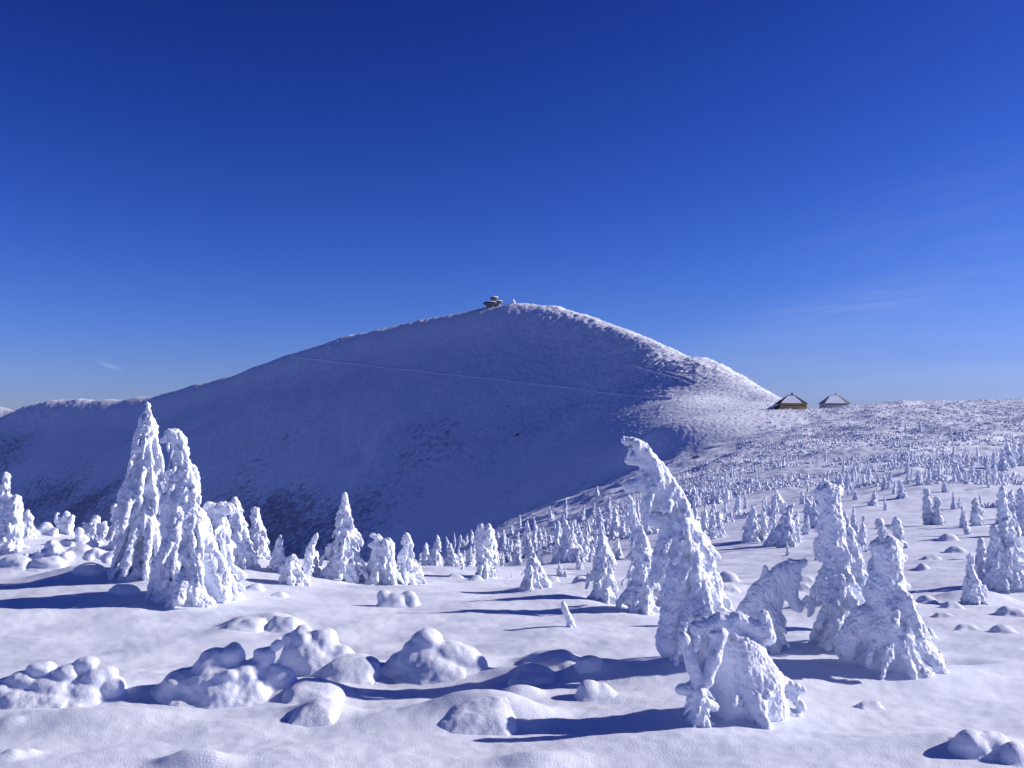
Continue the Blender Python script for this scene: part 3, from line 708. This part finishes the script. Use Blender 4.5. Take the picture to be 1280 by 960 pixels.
# ------------------------------------------------------------------ snow mounds of the foreground
NM = 0
def mound(label, base, lobes, rough=1.0, vox=None, name='snow_mound', soft=5.0, mat=None, cat='snow mound', group=None, cobble=0):
    """lobes: (x, v, rx, rz, dy) pixels, dy = depth shift in pixels; the mound stands on the ground at pixel `base`"""
    global NM; NM += 1
    p = hit(*base); Y0 = p[1]; px = Y0 / F_PX; B = []
    o0 = np.array([p[0], Y0, p[2]])
    for x, v, rx, rz, dy in lobes:
        v += rz * ((.75 if rough == .5 else .38) if soft > 4 else 0); rz = rz * (.92 if soft > 4 else 1)
        c = np.array(at(x, v, Y0)); c[1] += dy * px; c -= o0
        if rx >= rz: B.append((c, (1, 0.25, 0), rx * px, rz * px))
        else: B.append((c, (0, 0, 1), rz * px, rx * px))
        if rx >= rz * 1.25:                                   # widen in depth as well
            B.append((c + np.array([0, .35 * rx * px, -.1 * rz * px]), (1, .3, 0), rx * .8 * px, rz * .9 * px))
            B.append((c - np.array([0, .35 * rx * px, .35 * rz * px]), (1, -.2, 0), rx * .8 * px, rz * .8 * px))
    if cobble:
        rc = random.Random(NM)
        for c, a_, l, r in list(B):
            for _ in range(cobble):
                th_ = rc.uniform(0, 6.28); ph = rc.uniform(.1, 1.35); q = rc.uniform(.3, .5) * min(l, r)
                dd = np.array([math.cos(th_) * math.sin(ph) * l * .86, math.sin(th_) * math.sin(ph) * r * .86, math.cos(ph) * min(l, r) * .86])
                B.append((np.array(c) + dd, (1, rc.uniform(-.5, .5), rc.uniform(-.2, .2)), q * rc.uniform(1.1, 1.6), q))
    V, Q = surface(B, vox or px * 1.3, k=1 / (px * min(soft, 2.6)), gnd=(o0, px * (14 if soft > 4 else 7), 1 / (px * soft * 2.0)))
    V = roughen(V, Q, [(px * 22, px * 2.6 * rough, 1), (px * 8, px * .9 * rough, 1)], NM * 5.1)
    o = link(name, mesh_from(name, V, Q), mat or M_DRIFT, None, tuple(o0)); tag(o, label, cat, group); return o
mound('largest lumpy snow-buried shrub in the left foreground', (275, 868), [(235, 850, 34, 30, 0), (265, 832, 28, 34, 6), (290, 815, 17, 17, 4), (275, 845, 40, 26, -8), (310, 835, 20, 17, -6), (330, 818, 14, 13, 4), (345, 838, 17, 15, 0), (322, 852, 18, 14, -10), (357, 845, 12, 12, 2), (300, 858, 24, 14, -14), (248, 865, 36, 16, -8), (345, 805, 10, 9, 10), (215, 862, 26, 15, 4)], cobble=2)
mound('lumpy snow-buried shrub behind and right of the largest left foreground one', (390, 834), [(385, 805, 26, 20, 2), (370, 812, 20, 16, 6), (405, 795, 17, 14, 6), (375, 793, 15, 11, 12), (420, 818, 16, 14, 0), (400, 825, 20, 13, -8), (432, 820, 9, 9, 0), (360, 828, 15, 12, 2), (358, 800, 9, 7, 12)], cobble=2)
mound('smooth dome-shaped snow-buried shrub with a cap, centre foreground', (545, 832), [(535, 818, 40, 22, 0), (534, 792, 21, 13, 4), (560, 808, 22, 15, 2), (580, 815, 18, 13, 0), (592, 824, 15, 11, -3), (510, 822, 26, 14, 4), (545, 828, 34, 12, -10), (500, 830, 22, 8, 0), (520, 805, 16, 10, 0)], rough=.7)
mound('low cobbled snow mound at the left edge of the foreground', (80, 866), [(50, 832, 18, 9, 6), (85, 836, 17, 10, 2), (105, 826, 16, 9, 8), (120, 842, 14, 10, 0), (143, 852, 12, 10, 0), (70, 850, 24, 12, -6), (110, 856, 22, 12, -6), (30, 845, 22, 10, 0), (20, 860, 40, 14, -8), (60, 866, 34, 10, -12), (135, 838, 12, 8, 6), (5, 852, 20, 10, 4)], rough=.8)
mound('little group of round snow-capped stones on the flat snow behind the foreground', (495, 758), [(478, 744, 8, 6, 6), (496, 750, 10, 8, 0), (511, 745, 9, 8, 4), (487, 752, 9, 5, 0), (517, 750, 5, 6, 0)], rough=.6, soft=3.5)
mound('lumpy snow-buried bush on the left rise, just right of the left edge spruces', (62, 700), [(52, 692, 10, 6, 0), (68, 689, 9, 6, 4), (40, 696, 10, 5, 0), (82, 695, 9, 5, 0), (60, 684, 5, 5, 6)], cobble=4, soft=1.6, rough=2.4, mat=M_RIME)
mound('snow-buried bush with a ragged top between the fused pair and the several-tipped bush', (97, 684), [(90, 678, 8, 5, 0), (103, 676, 7, 5, 3), (82, 680, 6, 4, 0), (97, 668, 4, 6, 0)], cobble=4, soft=1.6, rough=2.4, mat=M_RIME)
mound('jagged snow-buried bush right behind the small spruce at the far left', (48, 668), [(42, 663, 8, 4, 0), (56, 661, 8, 5, 3), (66, 664, 6, 4, 0)], cobble=4, soft=1.6, rough=2.4, mat=M_RIME)
mound('snow-buried bush touching the foot of the cone-shaped left spruce', (132, 698), [(126, 692, 8, 5, 0), (142, 693, 8, 4, 2), (114, 695, 7, 4, 0)], cobble=4, soft=1.6, rough=2.4, mat=M_RIME)
mound('low snow hump between the domed mound and the great leaning tree', (690, 832), [(690, 824, 20, 10, 2), (700, 819, 12, 8, 2), (675, 828, 18, 7, 0), (712, 826, 11, 8, 0)], rough=.5)
mound('small round snow knob beside the low hump, nearest the tree shadow', (735, 832), [(734, 828, 11, 7, 0), (742, 830, 6, 5, 0)], rough=.4, soft=3)
mound('pair of round snow balls pressed together, before the great leaning tree', (745, 868), [(736, 862, 15, 12, 0), (754, 864, 10, 11, 2), (762, 872, 8, 6, -3), (748, 874, 12, 6, -5)], rough=.4, soft=3)
mound('long low snow hump nearest the camera in the centre', (620, 902), [(612, 893, 26, 13, 2), (625, 898, 16, 12, -4), (590, 898, 24, 9, 2), (575, 902, 20, 6, 0)], rough=.5)
mound('small snow hump in the row between the two central humps', (670, 850), [(668, 846, 13, 9, 0), (655, 850, 12, 6, 0), (680, 850, 9, 6, 0)], rough=.5)
mound('rounded snow hump between the lumpy shrub and the domed mound', (440, 836), [(440, 828, 24, 11, 0), (458, 826, 15, 9, 0), (425, 834, 18, 8, 0)], rough=.5)
mound('wide flat snow hump below the second lumpy shrub', (390, 868), [(388, 860, 28, 10, 0), (410, 862, 16, 9, 0)], rough=.5)
mound('small snow hump lowest of the column under the second lumpy shrub', (400, 897), [(402, 888, 17, 11, 0), (385, 892, 15, 7, 0)], rough=.5)
mound('shaded snow-topped boulder pair in the bottom right corner', (1225, 938), [(1215, 925, 20, 13, 0), (1240, 926, 20, 11, 4), (1205, 932, 14, 8, 0), (1255, 932, 10, 8, 0)], rough=.7, soft=3.5)
mound('shaded snow-topped boulder cut off by the bottom right corner', (1270, 950), [(1268, 940, 17, 14, 0), (1280, 946, 16, 14, 0)], rough=.7, soft=3.5)
mound('tiny snow lump alone on the smooth snow right of the hunched spruce', (1088, 885), [(1084, 881, 10, 4, 0), (1094, 880, 7, 5, 0)], rough=.6, soft=2)
mound('round snow hump just behind the largest left foreground mound', (312, 785), [(318, 779, 12, 6, 0), (300, 784, 15, 5, 0)], rough=.5, soft=3)
mound('small flat hump left of the second lumpy shrub', (352, 784), [(352, 779, 12, 6, 0), (364, 778, 9, 6, 0)], rough=.5, soft=3)
for j, (x, v, w, h, txt) in enumerate([(1158, 753, 11, 7, 'round snow-capped rock right of the capped foreground spruce'), (1190, 760, 12, 6, 'snow-capped rock in front of the spruce on the rounded mound'), (1264, 768, 18, 8, 'widest dark-sided snow-capped rock at the right edge'),
                             (1208, 787, 14, 5, 'low flat snow-capped rock, left one of the front pair at right'), (1254, 791, 15, 8, 'pointed snow-capped rock, right one of the front pair at right'), (1162, 797, 7, 10, 'snow lump touching the right foot of the capped foreground spruce'),
                             (1178, 771, 9, 3, 'thin low rock between the round capped rock and the front pair'), (1006, 727, 9, 5, 'rock under the hanging tip of the arched spruce'), (1003, 738, 12, 5, 'rock below the other one under the arched spruce tip'), (1010, 755, 9, 9, 'dark-sided rock between the arched and the column-shaped spruce'),
                             (1163, 700, 9, 4, 'flat rock on the open snow right of the capped spruce'), (1152, 711, 6, 5, 'smaller rock just below the flat one on the open snow'), (1195, 690, 11, 4, 'low wind-scoured rock in the snow left of the right edge group'), (908, 725, 14, 7, 'snow-capped rock just right of the great leaning tree'), (912, 738, 12, 4, 'flatter rock below the one right of the great leaning tree'),
                             (690, 727, 9, 4, 'snow-capped rock left one of two before the central bushy spruce'), (727, 728, 9, 5, 'snow-capped rock right one of two before the central bushy spruce'), (1185, 676, 12, 6, 'shaggy low snow-covered juniper hump on the right slope'), (570, 722, 8, 3, 'small low rock on the plateau edge left of the twin-peaked spruce'), (595, 725, 6, 3, 'tiny rock right before the twin-peaked spruce'),
                             (60, 708, 26, 10, 'rounded boulder-strewn snow hump on the left'), (112, 715, 22, 9, 'snow hump left of the tall left clump'), (155, 742, 20, 10, 'shaded snow hump at the foot of the left clump'), (20, 706, 22, 9, 'snow hump under the left edge spruce'), (100, 690, 16, 7, 'small snow hump behind the others on the left'), (350, 745, 6, 3, 'tiny snow clod before the round-headed bush'), (318, 738, 12, 6, 'snow clod right of the left clump')]):
    r_ = random.Random(j + 400)
    lob = [(x, v - h * .55, w * .7, h * .75, 0), (x - w * .45, v - h * .3, w * .5, h * .6, 2), (x + w * .45, v - h * .35, w * .5, h * r_.uniform(.5, .75), -1), (x + w * r_.uniform(-.3, .3), v - h * .75, w * .4, h * .5, 2)]
    mound(txt, (x, v), lob, rough=.7, soft=1.6, name='snow_capped_rock' if 'rock' in txt else 'snow_mound', cat='rock' if 'rock' in txt else 'snow mound')

# ------------------------------------------------------------------ dark rocks on the far slopes
for x, v, s, txt in [(867, 573, 1.3, 'left one of two dark rocks on the slope behind the great leaning tree'), (872, 572, 1.0, 'right one of two dark rocks on the slope behind the great leaning tree'), (646, 546, 3.2, 'dark rock on the shaded mountain face below the summit'), (634, 510, 2.2, 'smaller dark rock higher on the shaded mountain face')]:
    p = hit(x, v)
    if not p: continue
    s_ = s; B = [((0, 0, .2 * s_), (1, .3, .4), .9 * s_, .5 * s_), ((.5 * s_, 0, .5 * s_), (.6, 0, 1), .6 * s_, .4 * s_)]
    V, Q = surface(B, .14 * s_, k=6 / s_); V = roughen(V, Q, [(.5 * s_, .2 * s_, 1)], s)
    o = link('dark_rock', mesh_from('dark_rock', V, Q, False), M_ROCK, None, (p[0], p[1], p[2])); tag(o, txt, 'rock')

# ------------------------------------------------------------------ traverse path on the mountain face
def ribbon(name, pix, Ydef, width, hgt, label):
    P = []
    for (x0, v0), (x1, v1) in zip(pix[:-1], pix[1:]):
        for t in np.linspace(0, 1, 26, endpoint=False): P.append((x0 + (x1 - x0) * t, v0 + (v1 - v0) * t))
    W = []
    for x, v in P:
        p = hit(x, v)
        if p and p[1] > 500: W.append((p[0], p[1]))
    W = np.array(W)
    for _ in range(6): W[1:-1] = (W[:-2] + 2 * W[1:-1] + W[2:]) / 4
    T_ = np.gradient(W, axis=0); T_ /= np.linalg.norm(T_, axis=1)[:, None]; Nn = np.stack([-T_[:, 1], T_[:, 0]], 1)
    if Nn[len(Nn) // 2][1] < 0: Nn = -Nn                     # uphill side
    rows = []
    zc = ground(W[:, 0], W[:, 1])
    for _ in range(8): zc[1:-1] = (zc[:-2] + 2 * zc[1:-1] + zc[2:]) / 4
    for off, dz in ((-width * .95, -2.2 - hgt), (-width * .55, hgt * .35), (-width * .35, hgt * .6), (width * .2, hgt * .2), (width * .6, hgt * .8), (width * 1.4, hgt * .1 - .3)):
        q = W + Nn * off; rows.append(np.stack([q[:, 0], q[:, 1], zc + dz + (.0 if off < width * .6 else .5 * off)], 1))
    n = len(W); V = np.vstack(rows); Q = []
    for a in range(len(rows) - 1):
        for b in range(n - 1): Q.append((a * n + b, a * n + b + 1, (a + 1) * n + b + 1, (a + 1) * n + b))
    o = link(name, mesh_from(name, V, Q), M_ROOFSNOW); tag(o, label, kind='structure')
ribbon('path', [(364, 446), (420, 453), (500, 462), (600, 473), (700, 484), (770, 492), (840, 500)], 0, 2.8, .45, 'snowed-in traverse path crossing the shaded mountain face')
ribbon('path', [(792, 457), (820, 466), (850, 474), (868, 482)], 0, 4.0, .8, 'snowed-in path winding up the sunny shoulder')

# ------------------------------------------------------------------ buildings
def lathe(prof, n=40, sx=1.0, sy=1.0):
    vs, fs = [], []
    for r, z in prof:
        for k in range(n):
            a = 2 * math.pi * k / n; vs.append((r * math.cos(a) * sx, r * math.sin(a) * sy, z))
    m = len(prof)
    for i in range(m - 1):
        for k in range(n): fs.append((i * n + k, i * n + (k + 1) % n, (i + 1) * n + (k + 1) % n, (i + 1) * n + k))
    return vs, fs
def pymesh(name, vs, fs, mat, parent, loc=(0, 0, 0), rz=0, smooth=False):
    me = bpy.data.meshes.new(name); me.from_pydata([tuple(v) for v in vs], [], fs); me.update(); me.materials.append(mat)
    if smooth:
        for p in me.polygons: p.use_smooth = True
    return link(name, me, None, parent, loc, rz)
def box(x0, x1, y0, y1, z0, z1):
    v = [(x0, y0, z0), (x1, y0, z0), (x1, y1, z0), (x0, y1, z0), (x0, y0, z1), (x1, y0, z1), (x1, y1, z1), (x0, y1, z1)]
    return v, [(0, 3, 2, 1), (4, 5, 6, 7), (0, 1, 5, 4), (1, 2, 6, 5), (2, 3, 7, 6), (3, 0, 4, 7)]
# summit observatory of three saucers
def crest(x):
    ys = np.linspace(1380, 1620, 241); zz = ground(sight(x, 400)[0] * ys, ys); k = int(np.argmax((zz - EYE) / ys))
    return float(sight(x, 400)[0] * ys[k]), float(ys[k]), float(zz[k])
X, Y, Zg = crest(618)
X, Y = X - 2, Y - 4; Zg = float(ground([X], [Y])[0])
root = empty('observatory', (X, Y, Zg)); tag(root, 'saucer-shaped stacked disc observatory on the mountain summit', 'observatory')
zb, zt = 2.4, 15.5
def saucer(cx, z, r, h, lab):
    o = pymesh('disc', *lathe([(r * .02, z - h * .5), (r * .62, z - h * .5), (r * .97, z - h * .12), (r, z)]), M_METAL, root, (cx, 0, 0), 0, True)
    tag(o, lab)
    pymesh('window_band', *lathe([(r * .985, z - .02), (r * .97, z + h * .30)]), M_DARKWIN, o)
    pymesh('roof', *lathe([(r * 1.0, z + h * .30), (r * 1.02, z + h * .36), (r * .75, z + h * .60), (r * .35, z + h * .72), (.01, z + h * .76)]), M_ROOFSNOW, o, (0, 0, 0), 0, True)
saucer(-3.2, zb + 2.4, 12.0, 5.4, 'largest lowest disc'); saucer(7.5, zb + 4.6, 8.0, 4.2, 'middle disc at the right'); saucer(1.8, zt - 3.2, 6.6, 5.6, 'small topmost disc')
pymesh('stem', *lathe([(4.2, -4), (4.2, zb + 3.2), (2.8, zb + 6.5), (2.8, zt - 5)]), M_METAL, root, (1.8, 0, 0), 0, True)
pymesh('stem', *lathe([(4.0, -6), (4.0, zb + 3.4)]), M_METAL, root, (7.5, 0, 0), 0, True)
pymesh('stem', *lathe([(7.0, -6), (7.0, zb + .5)]), M_METAL, root, (-3.2, 0, 0), 0, True)
pymesh('mast', *lathe([(.18, zt), (.08, zt + 2.2)], 8), M_METAL, root, (1.8, 0, 0))
# snow-white pointed chapel
X, Y, Zg = crest(641.5); zt = 6.5
root = empty('chapel', (X, Y, Zg)); tag(root, 'small snow-crusted round chapel with a pointed roof beside the summit observatory', 'chapel')
pymesh('wall', *lathe([(3.4, -3), (3.3, zt * .42)], 20), M_ROOFSNOW, root, smooth=True)
pymesh('roof', *lathe([(3.9, zt * .40), (3.7, zt * .45), (1.5, zt * .78), (.9, zt * .84), (.8, zt * .92), (.05, zt * 1.12)], 20), M_ROOFSNOW, root, smooth=True)
for a in (-2.2, -1.5, -.8): pymesh('window', *box(-.35, .35, -.1, .1, zt * .12, zt * .32), M_DARKWIN, root, (3.36 * math.cos(a), 3.36 * math.sin(a), 0), a + math.pi / 2)

def hut(name, label, cx, vb, vt, Y, wpx, wallmat, roofmat, cat, lean=True):
    X, Yy, zb = at(cx, vb, Y); zt = at(cx, vt, Y)[2]; px = Y / F_PX; zg = float(ground([X], [Y])[0])
    H = zt - zb; W = wpx * px
    root = empty(name, (X, Y, zb)); tag(root, label, cat)
    w = W / 2; dp = w * .62; wh = H * (.40 if lean else .30); ov = w * .09
    vs, fs = box(-w * .92, w * .92, -dp, dp, -6, wh); pymesh('wall', vs, fs, wallmat, root)
    e = w * .92 + ov; f = dp + ov; rl = w * (.22 if lean else .34)
    rv = [(-e, -f, wh - .3), (e, -f, wh - .3), (e, f, wh - .3), (-e, f, wh - .3), (-rl, 0, H), (rl, 0, H)]
    rf = [(0, 1, 5, 4), (1, 2, 5), (2, 3, 4, 5), (3, 0, 4), (0, 3, 2, 1)]
    r = pymesh('roof', rv, rf, roofmat, root)
    # snow lying on the camera-side slope, thick patches leaving the ridge dark
    t0, t1 = (.06, .86) if lean else (.03, .93)
    def lerp(a, b, t): return tuple(a[q] + (b[q] - a[q]) * t for q in range(3))
    a0, a1 = lerp(rv[0], rv[4], t0), lerp(rv[1], rv[5], t0); b0, b1 = lerp(rv[0], rv[4], t1), lerp(rv[1], rv[5], t1)
    a0, a1 = lerp(a0, a1, .04), lerp(a0, a1, .80); b0, b1 = lerp(b0, b1, .10), lerp(b0, b1, .78)
    o_ = .35
    top = [(p[0], p[1] - o_ * .6, p[2] + o_) for p in (a0, a1, b1, b0)]; bot = [(p[0], p[1] + .05, p[2] - .05) for p in (a0, a1, b1, b0)]
    pymesh('roof_snow', top + bot, [(0, 1, 2, 3), (4, 7, 6, 5), (0, 4, 5, 1), (1, 5, 6, 2), (2, 6, 7, 3), (3, 7, 4, 0)], M_ROOFSNOW, r)
    pymesh('chimney', *box(-.5, .5, -.5, .5, H - 1.0, H + 1.6), roofmat, r, (rl * .3, 0, 0))
    n = 9
    for k in range(n):
        x0 = -w * .84 + k * (w * 1.68 / n) + .3
        fr = pymesh('window', *box(x0, x0 + w * 1.68 / n - .75, -dp - .09, -dp + .05, wh * .52, wh * .84), M_HUT, root)
        pymesh('pane', *box(x0 + .12, x0 + w * 1.68 / n - .87, -dp - .12, -dp - .08, wh * .56, wh * .81), M_DARKWIN, fr)
    if lean:                                                  # low annexe with a long sloping roof on the left
        L = W * .42
        vs = [(-w * .92, -dp * .8, -6), (-w * .92, dp * .8, -6), (-w * .92, dp * .8, wh * .98), (-w * .92, -dp * .8, wh * .98), (-w * .92 - L, -dp * .8, -6), (-w * .92 - L, dp * .8, -6), (-w * .92 - L, dp * .8, wh * .06 - 1.0), (-w * .92 - L, -dp * .8, wh * .06 - 1.0)]
        vs = [(x - .02, y, z) for x, y, z in vs]
        pymesh('annexe', vs, [(0, 3, 7, 4), (1, 5, 6, 2), (4, 7, 6, 5), (2, 6, 7, 3)], M_ROOFD, root)
        sn = [(vs[3][0], vs[3][1] - .2, vs[3][2] + .3), (vs[7][0] - .3, vs[7][1] - .2, vs[7][2] + .3), (vs[6][0] - .3, vs[6][1], vs[6][2] + .3), (vs[2][0], vs[2][1], vs[2][2] + .3)]
        pymesh('annexe_roof', sn + [(p[0], p[1], p[2] - .28) for p in sn], [(0, 3, 2, 1), (4, 5, 6, 7), (0, 1, 5, 4), (1, 2, 6, 5), (2, 3, 7, 6), (3, 0, 4, 7)], M_ROOFSNOW, root)
    return root
hut('mountain_hut', 'yellow timber mountain hut with a snow-patched hipped roof on the saddle', 989, 512, 493.5, 742, 36, M_OCHRE, M_ROOFD, 'hut')
hut('mountain_hut', 'grey snow-covered hut with a hipped roof, right of the yellow hut', 1043, 508.5, 494.2, 790, 34, M_HUT, M_HUT, 'hut', lean=False)

# ------------------------------------------------------------------ hikers, tiny in the photograph
def person_mesh():
    B = []
    def limb(a, b, r0, r1, n=6):
        a, b = np.array(a, float), np.array(b, float)
        for i in range(n + 1):
            t = i / n; B.append((a + (b - a) * t, b - a, max(r0 + (r1 - r0) * t, .04) * 1.3, r0 + (r1 - r0) * t))
    limb((0, 0, .95), (0, .03, 1.42), .15, .17); limb((0, .03, 1.42), (0, .04, 1.56), .07, .06)
    limb((0, .05, 1.62), (0, .05, 1.68), .10, .105, 2)
    for s, st in ((-1, .16), (1, -.14)):
        limb((s * .09, 0, .95), (s * .11, st * .7, .50), .10, .07); limb((s * .11, st * .7, .50), (s * .11, st, .06), .07, .05); limb((s * .11, st, .05), (s * .12, st + .14, .04), .05, .045, 3)
        limb((s * .20, .03, 1.40), (s * .27, -st * .5, 1.12), .06, .05); limb((s * .27, -st * .5, 1.12), (s * .25, -st * 1.2 + .12, .92), .05, .04)
    limb((0, -.17, 1.1), (0, -.17, 1.38), .13, .13, 3)
    V, Q = surface(B, .03, k=45); return V, Q
PV, PQ = person_mesh(); PM = []
for i, c in enumerate([(.05, .05, .09), (.14, .04, .04), (.04, .08, .06)]): 
    me = mesh_from('person', PV, PQ); me.materials.append(plain('clothes_%s' % ['navy', 'maroon', 'green'][i], c)); PM.append((me, ['dark navy', 'maroon', 'dark green'][i]))
rp = random.Random(5)
for j, (x, v) in enumerate([(667, 380.5), (670.5, 380.8), (674, 381), (822, 469), (828, 470.5), (834, 472), (841, 474), (847, 475.5), (852, 477), (861, 481), (868, 484), (903, 499), (905, 511), (846, 502), (848, 502)]):
    p = hit(x, v + .6)
    if not p or p[1] < 400: continue
    m, cn = PM[j % 3]
    place = 'on the summit ridge right of the observatory' if j < 3 else 'walking up the path on the sunny shoulder' if j < 11 else 'on the saddle left of the yellow hut' if j < 13 else 'at the lower end of the traverse path'
    o = link('person', m, None, None, p, rp.uniform(0, 6.28)); o.scale = (1.15, 1.15, 1.05)
    tag(o, 'hiker in %s clothes %s' % (cn, place), 'person', 'hikers %s in %s' % (place, cn))

# ------------------------------------------------------------------ camera, sun, sky
cam = bpy.data.cameras.new('camera'); cam.sensor_width = 36; cam.lens = F_PX / 1280 * 36; cam.clip_start = .1; cam.clip_end = 30000
co = bpy.data.objects.new('camera', cam); C.objects.link(co); co.location = (0, 0, EYE); co.rotation_euler = (math.pi / 2 + PITCH, 0, 0)
bpy.context.scene.camera = co
EL, AZ = math.radians(25), math.radians(82)                # azimuth clockwise from the view direction (+Y) towards +X
d = Vector((math.sin(AZ) * math.cos(EL), math.cos(AZ) * math.cos(EL), math.sin(EL)))
sl = bpy.data.lights.new('sun', 'SUN'); sl.energy = 5.0; sl.angle = math.radians(.53); sl.color = (1, .905, .86)
so = bpy.data.objects.new('sun', sl); C.objects.link(so); so.rotation_euler = (-d).to_track_quat('-Z', 'Y').to_euler()
w = bpy.data.worlds.new('World'); bpy.context.scene.world = w; w.use_nodes = True
nt = w.node_tree; L = nt.links; bg = nt.nodes['Background']
sk = nt.nodes.new('ShaderNodeTexSky'); sk.sky_type = 'NISHITA'; sk.sun_disc = False; sk.sun_elevation = EL; sk.sun_rotation = AZ
sk.altitude = 1400; sk.air_density = 1.0; sk.dust_density = 0.6; sk.ozone_density = 4.0
gm = nd(nt, 'ShaderNodeGamma'); gm.inputs['Gamma'].default_value = 2.3
L.new(sk.outputs[0], gm.inputs[0]); EXPO = .25; ST = .12; kk = ST * 2 ** EXPO
def vm(op, a, b):
    n = nt.nodes.new('ShaderNodeVectorMath'); n.operation = op
    for q, v in ((0, a), (1, b)):
        if hasattr(v, 'is_output'): L.new(v, n.inputs[q])
        else: n.inputs[q].default_value = v
    return n.outputs[0]
x_ = vm('MULTIPLY', gm.outputs[0], (.0146, .0126, .0212))           # clear, dry winter air: deeper, more saturated blue overhead
x_ = vm('DIVIDE', x_, vm('ADD', vm('MULTIPLY', x_, (1 / .5, 1 / .7, 1 / 1.6)), (1, 1, 1)))
SKYCOL = vm('MULTIPLY', x_, (1 / kk,) * 3)
tcw = nt.nodes.new('ShaderNodeTexCoord')
def streak(px_, pv_, wx, wz, tilt, amt, sc_):
    ax_, az_ = sight(px_, pv_); c = Vector((ax_, 1, az_)).normalized(); r_ = Vector((c.y, -c.x, 0)).normalized(); u_ = r_.cross(c)
    r2 = r_ * math.cos(tilt) + u_ * math.sin(tilt); u2 = u_ * math.cos(tilt) - r_ * math.sin(tilt)
    def dot(v, k, off):
        n = nt.nodes.new('ShaderNodeVectorMath'); n.operation = 'DOT_PRODUCT'; L.new(tcw.outputs['Generated'], n.inputs[0]); n.inputs[1].default_value = tuple(v * k); return n.outputs['Value']
    cb = nt.nodes.new('ShaderNodeCombineXYZ'); L.new(dot(r2, 1 / wx, 0), cb.inputs[0]); L.new(dot(u2, 1 / wz, 0), cb.inputs[1])
    ln = nt.nodes.new('ShaderNodeVectorMath'); ln.operation = 'LENGTH'; L.new(cb.outputs[0], ln.inputs[0])
    mr = nt.nodes.new('ShaderNodeMapRange'); mr.interpolation_type = 'SMOOTHSTEP'; mr.inputs['From Min'].default_value = 1; mr.inputs['From Max'].default_value = 0; mr.inputs['To Max'].default_value = amt; L.new(ln.outputs['Value'], mr.inputs['Value'])
    ml = vm('MULTIPLY', cb.outputs[0], (sc_, sc_ * 2.2, 1)); nz = nd(nt, 'ShaderNodeTexNoise', Scale=1.0, Detail=6.0, Roughness=.6); L.new(ml, nz.inputs['Vector'])
    m2 = nd(nt, 'ShaderNodeMapRange'); m2.inputs['From Min'].default_value = .32; m2.inputs['From Max'].default_value = .78; L.new(nz.outputs['Fac'], m2.inputs['Value'])
    m3 = nd(nt, 'ShaderNodeMath', operation='MULTIPLY'); L.new(mr.outputs[0], m3.inputs[0]); L.new(m2.outputs[0], m3.inputs[1])
    return m3.outputs[0]
tot = None
for a_ in [(1080, 380, .16, .028, .10, .20, 2.0), (1180, 265, .22, .07, .25, .07, 2.0), (1240, 330, .18, .05, .15, .10, 1.7), (1020, 420, .20, .025, .05, .10, 2.5), (1210, 455, .42, .085, .03, .22, 1.3), (138, 457, .016, .0035, -.35, .5, .6)]:
    o_ = streak(*a_)
    if tot is None: tot = o_
    else:
        m_ = nd(nt, 'ShaderNodeMath', operation='ADD'); L.new(tot, m_.inputs[0]); L.new(o_, m_.inputs[1]); tot = m_.outputs[0]
cl = nt.nodes.new('ShaderNodeMix'); cl.data_type = 'RGBA'; A = [i for i in cl.inputs if i.type == 'RGBA']; L.new(tot, cl.inputs[0]); L.new(SKYCOL, A[0]); A[1].default_value = (.55 / kk, .62 / kk, .85 / kk, 1)
L.new([o for o in cl.outputs if o.type == 'RGBA'][0], bg.inputs[0]); bg.inputs['Strength'].default_value = .12
sc = bpy.context.scene
sc.view_settings.view_transform = 'Standard'; sc.view_settings.look = 'None'; sc.view_settings.exposure = .25; sc.view_settings.gamma = 1

for o in bpy.data.objects:
    if 'label' in o and len(o['label'].split()) > 16: print('LONG', len(o['label'].split()), o['label'])
